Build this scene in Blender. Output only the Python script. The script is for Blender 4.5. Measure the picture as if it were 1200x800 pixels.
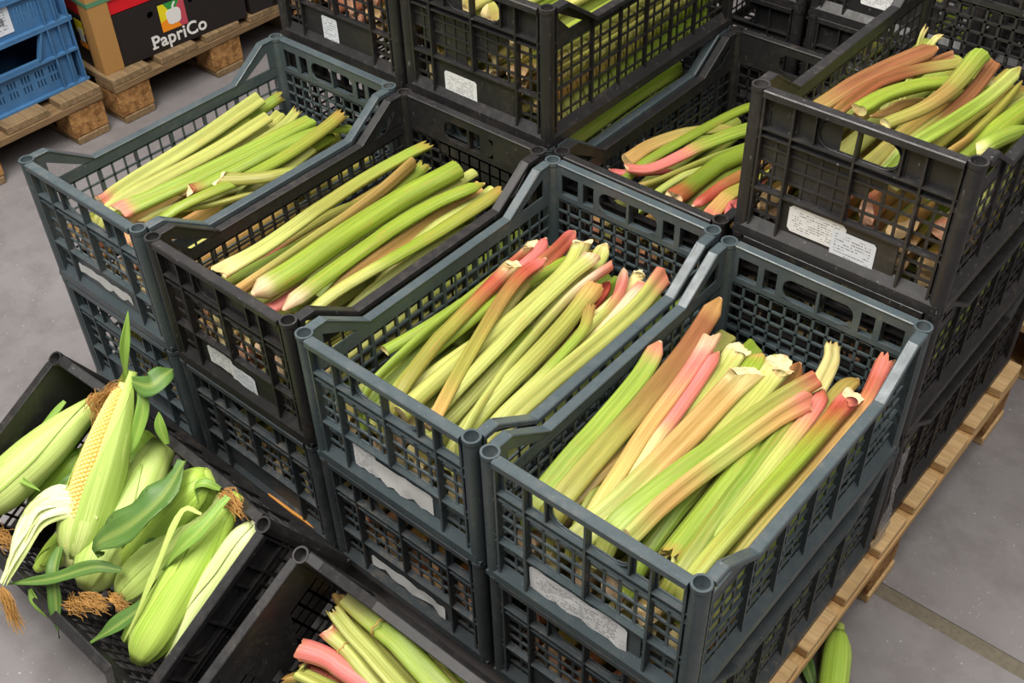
import bpy, bmesh, math, random
from mathutils import Vector, Matrix, Euler, Quaternion, noise

for _o in list(bpy.data.objects):
    bpy.data.objects.remove(_o, do_unlink=True)
SC = bpy.context.scene
COL = SC.collection
RND = random.Random(7)
PI = math.pi

# ------------------------------------------------------------------ camera
cam = bpy.data.cameras.new('camera')
cam_o = bpy.data.objects.new('camera', cam)
COL.objects.link(cam_o)
cam.sensor_width = 36.0
cam.lens = 40.043
cam.clip_start = 0.05
cam_o.location = (1.7782, -0.7083, 1.7446)
cam_o.rotation_euler = (0.835287, 0.025003, 0.703264)
SC.camera = cam_o

# ------------------------------------------------------------------ world, lamps, exposure
world = bpy.data.worlds.new('market_hall')
SC.world = world
world.use_nodes = True
bg = world.node_tree.nodes['Background']
bg.inputs[0].default_value = (1.0, 0.97, 0.93, 1)
bg.inputs[1].default_value = 0.13


def area_lamp(name, loc, target, sx, sy, power, color):
    l = bpy.data.lights.new(name, 'AREA')
    l.shape = 'RECTANGLE'
    l.size, l.size_y, l.energy, l.color = sx, sy, power, color
    o = bpy.data.objects.new(name, l)
    COL.objects.link(o)
    o.location = loc
    d = Vector(target) - Vector(loc)
    o.rotation_euler = d.to_track_quat('-Z', 'Y').to_euler()
    return o


area_lamp('ceiling_lamp', (0.35, -0.75, 3.2), (0.75, 0.3, 0.4), 2.2, 1.3, 112, (1.0, 0.965, 0.91))
area_lamp('ceiling_lamp', (1.3, 1.0, 3.3), (1.2, 0.9, 0.0), 0.5, 2.4, 30, (1.0, 0.965, 0.91))
area_lamp('ceiling_lamp', (-1.4, 0.6, 3.3), (-1.0, 0.6, 0.0), 0.5, 2.4, 22, (1.0, 0.965, 0.91))
area_lamp('ceiling_lamp', (2.7, 0.2, 3.3), (1.9, 0.4, 0.0), 0.6, 2.4, 45, (1.0, 0.965, 0.91))
SC.view_settings.view_transform = 'Standard'
SC.view_settings.look = 'None'
SC.view_settings.gamma = 1.0
SC.view_settings.use_curve_mapping = False
SC.view_settings.exposure = 0.35

# measured layout, metres in the frame of each crate
TILT_H=[.826,-.334,.008,0.,.445]
TILT_C=[.173,-.299,.008,-.02,.515]
STALKS = [
 ('c1',0,[(0.04,0.5016,0.1635),(0.0641,0.357,0.1635),(0.0773,0.2414,0.1635),(0.0809,0.1953,0.1635),(0.0878,0.1262,0.1635),(0.0976,0.0858,0.1635)],(0.0294,0.0225),['gl','gl','gl','pk'],'CB','pale green rhubarb stalk with a pink foot along the left wall'),
 ('c1',1.4,[(0.0279,0.5545,0.1354),(0.0272,0.5169,0.1291),(0.039,0.4318,0.1285),(0.0479,0.3789,0.1282),(0.0639,0.288,0.1184),(0.0726,0.2374,0.0912)],(0.0234,0.022),['g','g','g'],'XN','bright green rhubarb stalk with a split tip in the far left corner'),
 ('c1',1.2,[(0.0944,0.5449,0.1324),(0.1111,0.4981,0.1324),(0.1235,0.4176,0.1341),(0.1282,0.3702,0.1339),(0.1353,0.2868,0.1234),(0.1404,0.2334,0.096)],(0.0184,0.0192),['gl','gl','g'],'XN','thin pale rhubarb sliver leaning up at the far end wall'),
 ('c1',0.9,[(0.0575,0.4565,0.1402),(0.0618,0.3747,0.1403),(0.0664,0.2904,0.142),(0.0687,0.2492,0.1418),(0.073,0.1764,0.1314),(0.0764,0.1204,0.1042)],(0.0212,0.0198),['g','gl','g'],'CN','slim green rhubarb stalk half covered beside the pale one'),
 ('c1',0.35,[(0.0968,0.4728,0.1554),(0.1093,0.3309,0.1532),(0.1126,0.1975,0.156),(0.113,0.1444,0.1567),(0.1138,0.0729,0.1501),(0.1174,0.0406,0.1196)],(0.025,0.0225),['gl','gl','gl','gl'],'CN','light green rhubarb stalk with a square pale cut between two broader stalks'),
 ('c1',1.3,[(0.0717,0.5214,0.1298),(0.0864,0.4807,0.1297),(0.0973,0.4063,0.1315),(0.1015,0.3616,0.1313),(0.1081,0.2811,0.121),(0.113,0.2268,0.0937)],(0.0246,0.0232),['gl','gl','gl'],'CN','short looking pale rhubarb stalk behind the broad middle stalk'),
 ('c1',-0.2,[(0.1911,0.5025,0.1686),(0.1853,0.3546,0.1689),(0.1757,0.2351,0.1694),(0.1701,0.1874,0.1696),(0.1609,0.1189,0.1691),(0.1535,0.0852,0.1685)],(0.0334,0.032),['g','g','g','pk'],'CB','broad green rhubarb stalk with a rosy foot across the middle'),
 ('c1',0.1,[(0.2265,0.5666,0.1262),(0.2222,0.4933,0.157),(0.2151,0.3836,0.1634),(0.2104,0.3293,0.1626),(0.1994,0.2412,0.1594),(0.189,0.1994,0.1605)],(0.0268,0.03),['g','g','g','rd'],'NS','green rhubarb stalk ending in a round orange and red cut'),
 ('c1',-0.1,[(0.2269,0.5505,0.1674),(0.2434,0.4061,0.1643),(0.2468,0.2857,0.167),(0.2433,0.2355,0.1689),(0.2272,0.1519,0.1623),(0.205,0.0796,0.1311)],(0.0286,0.0245),['ol','g','g','g'],'XN','ribbed olive green rhubarb stalk reaching the far right corner'),
 ('c1',0.9,[(0.2402,0.4565,0.1402),(0.2481,0.3986,0.1401),(0.2504,0.3408,0.1419),(0.2499,0.3117,0.1417),(0.2481,0.2529,0.1314),(0.2468,0.1925,0.1041)],(0.0203,0.0208),['gl','gl','g'],'CN','small light green rhubarb stalk beside the right wall'),
 ('c1',-0.5,[(0.3165,0.4236,0.1409),(0.3146,0.3707,0.1674),(0.3006,0.3266,0.1785),(0.2892,0.3078,0.1792),(0.2604,0.2761,0.1788),(0.2233,0.2513,0.1769)],(0.0206,0.0264),['dg','ol','ol'],'NS','olive rhubarb end with a pointed cream tip by the right wall'),
 ('c1',0.3,[(0.3166,0.3757,0.1196),(0.302,0.3228,0.1472),(0.2805,0.2747,0.1567),(0.2677,0.252,0.1562),(0.2397,0.2068,0.1541),(0.2101,0.1604,0.1561)],(0.0183,0.0189),['ol','ol','gl'],'NX','thin olive rhubarb stalk with torn pale tip next to the right wall'),
 ('c1',1.4,[(0.2187,0.5263,0.1261),(0.219,0.4994,0.1271),(0.2211,0.4372,0.1289),(0.2226,0.3974,0.1285),(0.2256,0.3221,0.1176),(0.2289,0.2659,0.0906)],(0.0224,0.0214),['g','g','g'],'CN','green rhubarb stalk tucked low in the far right corner'),
 ('c1',1.5,[(0.149,0.3328,0.0886),(0.1491,0.2679,0.1162),(0.1482,0.2258,0.1263),(0.1479,0.2096,0.1264),(0.148,0.1693,0.1244),(0.1493,0.1082,0.1247)],(0.0212,0.0218),['br','br','br'],'NB','brown rhubarb stalk deep under the broad rosy stalk'),
 ('c1',1.1,[(0.2576,0.3853,0.0991),(0.2364,0.3292,0.127),(0.2135,0.2754,0.1368),(0.2027,0.2481,0.1369),(0.1853,0.1874,0.1348),(0.1754,0.1155,0.1351)],(0.021,0.0189),['g','gl','gl'],'NB','yellow green rhubarb stalk running to the near right corner'),
 ('c2',-0.6,[(0.1057,0.5414,0.1981),(0.0941,0.4073,0.1977),(0.0971,0.293,0.1972),(0.1015,0.2425,0.1971),(0.1069,0.1498,0.197),(0.1021,0.0644,0.1972)],(0.0236,0.0252),['g','ol','gl','cr'],'XB','long slim yellowish rhubarb stalk with cream foot along the left wall'),
 ('c2',-0.35,[(0.1189,0.4831,0.1931),(0.1326,0.3978,0.191),(0.1429,0.306,0.1904),(0.1466,0.2577,0.1904),(0.1516,0.1574,0.1907),(0.1541,0.0532,0.1916)],(0.0364,0.0292),['br','br','ol','sal'],'CB','rhubarb stalk brown at the far half and olive at the near half'),
 ('c2',1.2,[(0.0874,0.4397,0.1143),(0.0834,0.3804,0.1416),(0.0793,0.3185,0.1519),(0.0772,0.287,0.1521),(0.0729,0.2241,0.1503),(0.0685,0.1626,0.1504)],(0.0199,0.0199),['ol','ol','pk'],'NB','low olive rhubarb stalk with a pink foot near the left wall'),
 ('c2',0.8,[(0.1357,0.4238,0.1247),(0.1292,0.3698,0.152),(0.1201,0.2911,0.1623),(0.1146,0.2454,0.1625),(0.1016,0.1557,0.1607),(0.0864,0.077,0.1608)],(0.0269,0.0239),['g','g','g'],'NB','green rhubarb stalk lying under the long slim one'),
 ('c2',0.2,[(0.1242,0.513,0.1737),(0.1349,0.4566,0.1745),(0.1475,0.3733,0.1778),(0.1543,0.3265,0.1779),(0.1661,0.2447,0.1679),(0.1744,0.1915,0.1401)],(0.0235,0.0219),['g','g','g'],'XN','thin bright green rhubarb stalk with a ragged tip near the far wall'),
 ('c2',-0.5,[(0.2025,0.5224,0.1945),(0.1876,0.4048,0.1945),(0.1864,0.2892,0.1945),(0.1891,0.2342,0.1945),(0.1915,0.1379,0.1945),(0.1848,0.0638,0.1945)],(0.036,0.0387),['g','g','g','wh'],'CR','thick green rhubarb stalk ending in a blunt white and pink foot'),
 ('c2',0.5,[(0.207,0.5599,0.1686),(0.205,0.4691,0.1685),(0.2064,0.3626,0.1703),(0.208,0.3084,0.1702),(0.2112,0.2194,0.1599),(0.2129,0.1679,0.1327)],(0.0224,0.0215),['gl','g','g'],'CN','light green rhubarb stalk between the two thickest stalks'),
 ('c2',0.9,[(0.1867,0.4368,0.1585),(0.1866,0.3749,0.1577),(0.1871,0.2964,0.1603),(0.1878,0.2541,0.1606),(0.1888,0.1783,0.1517),(0.1928,0.123,0.1224)],(0.0179,0.0186),['gl','gl','g'],'RN','narrow yellowish rhubarb stalk showing only its rounded tip'),
 ('c2',-0.4,[(0.2686,0.5188,0.1932),(0.2452,0.4233,0.1931),(0.2375,0.3273,0.1922),(0.2384,0.2785,0.192),(0.2439,0.1774,0.1917),(0.2503,0.0707,0.1921)],(0.0295,0.0338),['g','g','g','wh'],'RR','thick bright green rhubarb stalk with whitish foot in the near right corner'),
 ('c2',0.3,[(0.2519,0.5277,0.1755),(0.2515,0.4135,0.1723),(0.2538,0.3049,0.1752),(0.2552,0.2567,0.1759),(0.2577,0.1736,0.1696),(0.2587,0.1004,0.1395)],(0.0239,0.0235),['sal','br','sal','ol'],'CN','pinkish brown rhubarb stalk right of the thick bright green one'),
 ('c2',0.6,[(0.2648,0.5451,0.1651),(0.2653,0.4958,0.1647),(0.264,0.4267,0.1669),(0.2629,0.3877,0.1671),(0.2613,0.3153,0.1572),(0.2604,0.2587,0.1299)],(0.02,0.0199),['gl','gl','ol'],'CN','short yellow green rhubarb stalk near the far right corner'),
 ('c2',-0.1,[(0.3026,0.5242,0.1854),(0.2958,0.3778,0.1826),(0.2901,0.2655,0.1861),(0.2859,0.2171,0.1871),(0.2736,0.1265,0.1786),(0.2566,0.0299,0.1394)],(0.0304,0.0256),['ol','g','gl','gl'],'XN','ribbed light green rhubarb stalk along the right wall'),
 ('c2',1.0,[(0.3104,0.5321,0.1217),(0.301,0.4562,0.15),(0.292,0.3556,0.1594),(0.2886,0.301,0.1594),(0.2848,0.195,0.15),(0.284,0.1141,0.1217)],(0.0174,0.0163),['cr','gl','gl'],'NN','pale yellow rhubarb stalk wedged low against the right wall'),
 ('c2',1.0,[(0.1903,0.2498,0.1192),(0.1965,0.1858,0.1445),(0.199,0.1402,0.1562),(0.1996,0.1237,0.157),(0.1979,0.0979,0.156),(0.1925,0.0781,0.1552)],(0.0201,0.0224),['rd','pk','pk'],'NB','pink rhubarb foot poking out below the blunt white one'),
 ('c3',0.2,[(0.0576,0.4665,0.1676),(0.0621,0.3881,0.1648),(0.0704,0.2469,0.1683),(0.0761,0.1726,0.1693),(0.0883,0.0541,0.1608),(0.094,0.0322,0.1216)],(0.0244,0.0205),['cr','rd','g','g'],'SN','green rhubarb stalk with flared cream and red base by the left wall'),
 ('c3',0,[(0.083,0.4036,0.1768),(0.0885,0.3241,0.1719),(0.105,0.2189,0.1741),(0.1163,0.1637,0.1749),(0.1401,0.0675,0.1668),(0.1525,0.0287,0.1275)],(0.0257,0.0228),['cr','rd','ol','ol'],'SN','olive rhubarb stalk with a reddish neck and a cream torn base'),
 ('c3',-0.8,[(0.1245,0.4281,0.1924),(0.1221,0.3713,0.1921),(0.1396,0.296,0.1924),(0.1545,0.2512,0.1927),(0.1932,0.1487,0.1932),(0.2386,0.0342,0.1924)],(0.0235,0.0184),['pk','rd','br','ol','sal'],'RN','slim brownish rhubarb stalk with a crimson neck crossing over the others'),
 ('c3',0.3,[(0.0946,0.5462,0.1635),(0.0999,0.5103,0.1642),(0.1075,0.45,0.1671),(0.1115,0.4138,0.1675),(0.1205,0.3441,0.1556),(0.1224,0.287,0.1271)],(0.0267,0.0234),['pk','rd','gl'],'RN','pink pointed rhubarb bud standing highest at the far wall'),
 ('c3',0.5,[(0.064,0.5039,0.159),(0.0759,0.4704,0.1578),(0.0841,0.4069,0.1577),(0.0868,0.3678,0.157),(0.0915,0.2942,0.1475),(0.0957,0.2378,0.1218)],(0.0227,0.0205),['pk','pk','g'],'RN','small rosy rhubarb base behind the crimson necked stalk'),
 ('c3',0,[(0.1276,0.5258,0.1714),(0.1549,0.4446,0.1707),(0.1637,0.3381,0.1712),(0.1653,0.2754,0.1714),(0.1683,0.1437,0.1717),(0.173,0.0394,0.1714)],(0.0263,0.0256),['cr','gl','gl','gl','gl'],'SN','pale green rhubarb stalk with ragged cream base in the middle row'),
 ('c3',0.6,[(0.1379,0.5639,0.1246),(0.1211,0.4765,0.1498),(0.1085,0.3414,0.1591),(0.1071,0.262,0.1604),(0.1084,0.128,0.152),(0.1133,0.0341,0.1141)],(0.0223,0.0209),['rd','g','g','gl'],'NN','green rhubarb stalk edged in red under the crossing one'),
 ('c3',-0.3,[(0.1731,0.4884,0.1807),(0.1742,0.4338,0.1794),(0.1883,0.3084,0.1821),(0.1971,0.2327,0.1824),(0.21,0.0909,0.1742),(0.2118,0.0285,0.1369)],(0.0285,0.0249),['wh','gl','gl','gl'],'BN','yellow green rhubarb stalk with a white and rose base'),
 ('c3',0.4,[(0.1558,0.5541,0.1612),(0.1698,0.5098,0.1612),(0.1852,0.4305,0.1639),(0.1925,0.3834,0.1643),(0.2038,0.3003,0.1536),(0.2065,0.2476,0.1249)],(0.0274,0.0236),['cr','gl','gl'],'RN','rounded cream rhubarb bud near the far wall'),
 ('c3',-0.3,[(0.2083,0.4841,0.1838),(0.2015,0.3997,0.1769),(0.2245,0.251,0.1811),(0.2401,0.1762,0.1831),(0.269,0.0684,0.1798),(0.2833,0.0383,0.142)],(0.0253,0.0218),['pk','wh','gl','gl','gl'],'BN','cream yellow rhubarb stalk with a soft pink base'),
 ('c3',-0.1,[(0.2205,0.4342,0.1752),(0.237,0.3378,0.173),(0.2517,0.2319,0.1759),(0.2573,0.18,0.1763),(0.264,0.0885,0.1665),(0.2652,0.0303,0.1289)],(0.0277,0.0245),['sal','ol','gl','gl'],'BN','ribbed rhubarb stalk with a dry brownish pink base'),
 ('c3',0.1,[(0.2243,0.5077,0.1702),(0.2495,0.4621,0.1685),(0.2622,0.4063,0.1696),(0.2666,0.3711,0.1693),(0.2739,0.2878,0.163),(0.2833,0.2009,0.1348)],(0.0255,0.0227),['wh','pk','gl','gl'],'RN','bent rhubarb stalk with a glossy pink and white neck'),
 ('c3',-0.1,[(0.2465,0.3882,0.1757),(0.2729,0.3406,0.1757),(0.2841,0.2564,0.1776),(0.2855,0.2081,0.1778),(0.2839,0.1116,0.1672),(0.2825,0.0311,0.1245)],(0.0199,0.0197),['br','g','gl','gl'],'XN','green rhubarb stalk with a withered brown tip'),
 ('c3',0.7,[(0.2415,0.5357,0.1536),(0.2456,0.4906,0.1525),(0.2507,0.4231,0.154),(0.2535,0.3843,0.154),(0.2594,0.3117,0.1444),(0.2643,0.2552,0.1175)],(0.0229,0.0215),['cr','cr','gl'],'SN','cream yellow rhubarb base with a torn skin flap'),
 ('c3',0.2,[(0.2717,0.506,0.1664),(0.2753,0.4704,0.1664),(0.2813,0.4113,0.1679),(0.2844,0.3758,0.1674),(0.288,0.3068,0.1571),(0.2895,0.2491,0.1305)],(0.028,0.0247),['pk','wh','gl'],'BN','broad pink and cream rhubarb base next to the right wall'),
 ('c3',-0.3,[(0.2928,0.5253,0.1812),(0.3056,0.427,0.177),(0.3093,0.2861,0.1813),(0.3096,0.2184,0.1827),(0.3086,0.1126,0.1768),(0.3081,0.0399,0.1362)],(0.0287,0.0243),['pk','gl','gl','gl','gl'],'BN','long pale rhubarb stalk with a rosy base hugging the right wall'),
 ('c3',0.9,[(0.0716,0.4219,0.1121),(0.0665,0.3619,0.1394),(0.0619,0.3034,0.1497),(0.0594,0.2737,0.1499),(0.052,0.2094,0.1481),(0.0407,0.1364,0.1482)],(0.0189,0.0197),['g','g','g'],'NC','green rhubarb stalk with its cut end turned to the near left'),
 ('c3',0.9,[(0.2093,0.4896,0.1482),(0.2199,0.4552,0.1481),(0.2275,0.4,0.1499),(0.2303,0.3669,0.1497),(0.2354,0.301,0.1394),(0.2404,0.2425,0.1121)],(0.0219,0.0207),['rd','rd','gl'],'RN','dark red rhubarb neck glimpsed between two pale bases'),
 ('c3',0.7,[(0.1856,0.3874,0.1172),(0.1918,0.3229,0.1483),(0.2042,0.2453,0.1557),(0.2105,0.1999,0.1551),(0.2209,0.1052,0.1518),(0.2234,0.0405,0.1514)],(0.0243,0.0222),['gl','g','gl','gl'],'NN','light green rhubarb stalk low between the pale ones'),
 ('c3',0.6,[(0.2022,0.4626,0.122),(0.1838,0.3937,0.1477),(0.1605,0.262,0.1592),(0.1502,0.189,0.1598),(0.1367,0.0644,0.1489),(0.1372,0.0302,0.1119)],(0.0268,0.0246),['gl','gl','gl'],'NN','broad pale green rhubarb stalk under the slim brownish one'),
 ('c3',1.2,[(0.1062,0.4374,0.1066),(0.0956,0.3657,0.1351),(0.0875,0.2501,0.1459),(0.0864,0.1869,0.1457),(0.0888,0.0749,0.1338),(0.0932,0.0295,0.0965)],(0.0236,0.0217),['g','g','g'],'NN','green rhubarb stalk deep beside the left wall'),
 ('c4',0.1,[(0.0288,0.3816,0.1955),(0.0416,0.314,0.1829),(0.0531,0.1939,0.1805),(0.0579,0.1268,0.1802),(0.0639,0.0362,0.1678),(0.0641,0.035,0.1326)],(0.0268,0.0291),['pk','g','g'],'RN','straight green rhubarb stalk with a round reddish tip nearest the left wall'),
 ('c4',0,[(0.0382,0.5342,0.1856),(0.0586,0.4141,0.1806),(0.0784,0.2549,0.184),(0.0863,0.1766,0.1849),(0.0956,0.0546,0.1782),(0.0948,0.0283,0.1449)],(0.0294,0.0308),['sal','rb','ol','ol'],'RN','long rhubarb stalk with reddish brown neck in the far left corner'),
 ('c4',0.8,[(0.0519,0.453,0.1273),(0.0614,0.3785,0.1547),(0.0834,0.2587,0.1658),(0.098,0.1943,0.167),(0.1255,0.082,0.1558),(0.1379,0.0309,0.1166)],(0.0267,0.0228),['ol','g','ol'],'NN','dark green rhubarb stalk under the long red necked one'),
 ('c4',0,[(0.0737,0.4519,0.1825),(0.0942,0.3522,0.1805),(0.1123,0.2303,0.1832),(0.1219,0.1688,0.1835),(0.1397,0.0657,0.1734),(0.1532,0.0292,0.1366)],(0.0272,0.0243),['wh','pk','sal','gl'],'BN','rose and cream rhubarb stalk with a torn scaly base'),
 ('c4',0.2,[(0.1004,0.4321,0.1782),(0.1133,0.3479,0.1762),(0.1268,0.2642,0.1797),(0.1352,0.2178,0.1804),(0.154,0.1176,0.171),(0.1716,0.0261,0.1315)],(0.0246,0.0227),['pk','pk','cr','gl'],'RN','slender rhubarb stalk with a bright rose tip'),
 ('c4',0.4,[(0.1157,0.4617,0.171),(0.1234,0.424,0.1705),(0.1335,0.3497,0.1717),(0.1387,0.3042,0.1713),(0.1452,0.2227,0.1611),(0.1485,0.1689,0.1352)],(0.0318,0.0284),['cr','gl','gl'],'SN','light rhubarb stalk with an oval cream cut near the far wall'),
 ('c4',-0.4,[(0.1646,0.4102,0.1933),(0.1659,0.3134,0.193),(0.1662,0.2194,0.194),(0.1658,0.1749,0.194),(0.1622,0.0931,0.1914),(0.1526,0.0233,0.1788)],(0.0362,0.0339),['cr','sal','sal','gl','gl'],'SN','salmon coloured rhubarb stalk with a slanting cream cut in the centre'),
 ('c4',0.4,[(0.1451,0.4744,0.1712),(0.1516,0.4491,0.1711),(0.1581,0.3795,0.1729),(0.1612,0.3341,0.1727),(0.1664,0.2516,0.1624),(0.17,0.1975,0.1351)],(0.034,0.0295),['sal','g','gl'],'RN','green rhubarb bud with a pink cap by the far wall'),
 ('c4',0.1,[(0.1836,0.4618,0.1792),(0.1895,0.3991,0.1779),(0.1912,0.315,0.1791),(0.1905,0.269,0.1789),(0.1874,0.1886,0.1695),(0.1848,0.1343,0.1432)],(0.0437,0.0307),['cr','gl','gl'],'SN','rhubarb stalk with the widest flat cream cut'),
 ('c4',-0.9,[(0.2531,0.4466,0.2069),(0.2284,0.3658,0.2027),(0.2106,0.2339,0.2069),(0.2011,0.1707,0.2083),(0.1872,0.0631,0.2024),(0.1807,0.031,0.1618)],(0.0255,0.0334),['rd','ol','g','g','gl'],'CN','curved olive green rhubarb stalk with a dull red end lying on top'),
 ('c4',-0.9,[(0.266,0.4016,0.2055),(0.2502,0.3425,0.205),(0.2347,0.246,0.2049),(0.2275,0.1965,0.2048),(0.216,0.11,0.2049),(0.2131,0.05,0.2052)],(0.0261,0.0243),['pk','sal','gl','sal','gl'],'BN','slim salmon and green rhubarb stalk with knobbly pink end on top'),
 ('c4',0.6,[(0.2025,0.5009,0.1659),(0.2114,0.4654,0.166),(0.2167,0.4012,0.1677),(0.2182,0.3621,0.1673),(0.2232,0.2882,0.1565),(0.2287,0.2317,0.1289)],(0.0268,0.0251),['rb','br','ol'],'RN','red brown rhubarb bud standing in front of the far wall'),
 ('c4',0.4,[(0.2241,0.5601,0.1707),(0.2381,0.5295,0.1718),(0.2496,0.473,0.1735),(0.2546,0.4381,0.1728),(0.2638,0.3691,0.1606),(0.2709,0.311,0.1349)],(0.0236,0.032),['cr','cr','gl'],'XN','upright pointed peel of cream rhubarb before the far wall'),
 ('c4',-0.1,[(0.265,0.4484,0.1894),(0.2725,0.3947,0.1852),(0.2814,0.3011,0.1877),(0.2862,0.2469,0.1891),(0.2903,0.1398,0.182),(0.29,0.06,0.1494)],(0.0257,0.0269),['rd','pk','gl','g'],'RN','rhubarb stalk with a crimson tip and a light green body'),
 ('c4',-0.7,[(0.305,0.4477,0.202),(0.3029,0.3997,0.1985),(0.3045,0.2698,0.2024),(0.3049,0.1928,0.2036),(0.3023,0.0582,0.1947),(0.3011,0.0285,0.1541)],(0.034,0.0285),['pk','rd','g','gl'],'SN','rhubarb stalk with a deep crimson neck and a slanted pale cut'),
 ('c4',0.4,[(0.2873,0.5159,0.1716),(0.2798,0.4889,0.1704),(0.2814,0.4172,0.1713),(0.2841,0.3708,0.1712),(0.289,0.2871,0.1619),(0.2916,0.2331,0.1354)],(0.0331,0.0288),['br','ol','ol'],'RN','olive brown blunt rhubarb stalk beside the right wall'),
 ('c4',-0.5,[(0.3108,0.5456,0.1978),(0.3237,0.4624,0.1814),(0.3254,0.3523,0.1774),(0.325,0.2889,0.1795),(0.3241,0.1542,0.1837),(0.3262,0.0283,0.1638)],(0.0283,0.0246),['pk','rd','sal','ol'],'XN','rhubarb stalk with a bright red split end leaning on the right wall'),
 ('c4',0.0,[(0.2467,0.4533,0.144),(0.2553,0.383,0.1745),(0.2686,0.2551,0.1835),(0.2742,0.1841,0.1831),(0.2834,0.063,0.1741),(0.2842,0.03,0.1396)],(0.0326,0.0299),['ol','dg','ol'],'NN','broad olive rhubarb stalk in front of the crimson necked one'),
 ('c4',0.2,[(0.2265,0.403,0.1402),(0.2354,0.3486,0.1679),(0.2432,0.2694,0.1783),(0.2474,0.2242,0.1783),(0.254,0.141,0.1763),(0.2578,0.0778,0.1764)],(0.0334,0.0304),['g','g','g'],'NX','bright green rhubarb stalk with a frayed near end'),
 ('c4',0.8,[(0.2177,0.3425,0.127),(0.2168,0.2598,0.1559),(0.2184,0.1674,0.1655),(0.2198,0.1254,0.1655),(0.2234,0.0606,0.1538),(0.2261,0.0323,0.1172)],(0.0256,0.0239),['br','dg','g'],'NN','dark green and brown rhubarb stalk low in the middle'),
 ('c4',0.7,[(0.3034,0.5202,0.1298),(0.3087,0.4406,0.1575),(0.3135,0.3262,0.1677),(0.3148,0.2635,0.1679),(0.3145,0.1392,0.1566),(0.3118,0.0313,0.1196)],(0.0254,0.0239),['g','g','g'],'NN','light green rhubarb stalk under the split red one'),
 ('c4',0.9,[(0.0877,0.3353,0.1242),(0.0994,0.258,0.1514),(0.1026,0.1668,0.1603),(0.1015,0.1229,0.1594),(0.0991,0.0541,0.1461),(0.0973,0.0326,0.1097)],(0.0277,0.0259),['br','br','ol'],'NN','brownish rhubarb stalk sunk between two long green ones'),
 ('f',0,[(0.0539,0.1566,0.1817),(0.0578,0.2184,0.1814),(0.0802,0.28,0.1839),(0.0966,0.3102,0.1845),(0.1286,0.3674,0.1744),(0.1537,0.4193,0.1452)],(0.0265,0.0167),['sal','ol','sal'],'CN','orange tinted olive rhubarb stalk with a round brown cut'),
 ('f',0.3,[(0.0622,0.0996,0.1399),(0.076,0.1696,0.1688),(0.0943,0.2791,0.1774),(0.1032,0.3427,0.1768),(0.1202,0.4701,0.166),(0.1305,0.5616,0.1306)],(0.0228,0.029),['g','g','g'],'NN','bright green rhubarb stalk running up beside the orange tinted one'),
 ('f',-0.3,[(0.0776,0.1226,0.192),(0.1051,0.1532,0.1879),(0.1293,0.2219,0.1911),(0.1429,0.2687,0.1921),(0.1773,0.3895,0.1843),(0.2257,0.5589,0.1477)],(0.0191,0.0305),['pk','pk','g','dg'],'BN','green rhubarb stalk with a pointed red and cream foot'),
 ('f',0.9,[(0.0283,0.1394,0.1582),(0.0533,0.143,0.1585),(0.0736,0.1578,0.1595),(0.0836,0.1702,0.1585),(0.1085,0.2072,0.1487),(0.1454,0.2601,0.1225)],(0.0196,0.0195),['pk','pk','rd'],'RN','shocking pink rhubarb foot in the near left corner'),
 ('f',0.5,[(0.0985,0.1142,0.1651),(0.1243,0.1637,0.1681),(0.1508,0.2412,0.1716),(0.1652,0.2912,0.1713),(0.1977,0.4129,0.1561),(0.234,0.5615,0.1139)],(0.0203,0.0232),['sal','ol','dg'],'BN','olive rhubarb stalk with a brownish pink foot'),
 ('f',0.7,[(0.1282,0.0343,0.1292),(0.1406,0.1148,0.1575),(0.1526,0.1796,0.1678),(0.1633,0.2197,0.168),(0.203,0.3422,0.1563),(0.28,0.5621,0.1179)],(0.0152,0.0158),['g','gl','g'],'NN','narrow light green rhubarb stalk between two olive ones'),
 ('f',0,[(0.1925,0.1047,0.1867),(0.1923,0.1802,0.1821),(0.1959,0.2336,0.1828),(0.2001,0.2625,0.1827),(0.2178,0.3694,0.1722),(0.2517,0.565,0.1474)],(0.0309,0.0356),['rd','dg','g'],'BN','widest rhubarb stalk, dark red at the foot and mottled green above'),
 ('f',0.6,[(0.2047,0.0292,0.1321),(0.2066,0.1231,0.1598),(0.2073,0.1776,0.1704),(0.21,0.2065,0.171),(0.2263,0.3104,0.1607),(0.2679,0.5574,0.1234)],(0.0162,0.0168),['sal','ol','g'],'NN','thin reddish olive rhubarb stalk right of the widest one'),
 ('f',0.1,[(0.2278,0.1122,0.1795),(0.2305,0.1536,0.1788),(0.2339,0.187,0.1812),(0.2368,0.2128,0.1812),(0.2506,0.3323,0.169),(0.2754,0.567,0.1351)],(0.0209,0.0235),['pk','rd','br'],'RN','vivid crimson rhubarb stalk'),
 ('f',0.2,[(0.2644,0.1082,0.174),(0.2596,0.1475,0.1762),(0.2578,0.1702,0.1793),(0.2574,0.1903,0.1788),(0.2549,0.3103,0.1638),(0.25,0.5677,0.1232)],(0.0243,0.0264),['pk','sal','g'],'BN','rhubarb stalk fading from pink to green'),
 ('f',0.4,[(0.2883,0.126,0.1714),(0.2806,0.1528,0.1715),(0.2776,0.1595,0.1732),(0.2751,0.1727,0.1725),(0.2566,0.2915,0.1579),(0.2153,0.5698,0.1229)],(0.0231,0.0237),['pk','pk','sal'],'RN','pale pink rhubarb foot right against the taller black crate'),
 ('g',-0.1,[(0.0438,0.0366,0.1613),(0.055,0.0834,0.1883),(0.0705,0.1577,0.1988),(0.0798,0.2023,0.1992),(0.1014,0.2926,0.1982),(0.1265,0.3749,0.1989)],(0.0238,0.0288),['ol','rb','rb'],'NR','thickest red brown rhubarb stalk along the left wall'),
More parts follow.
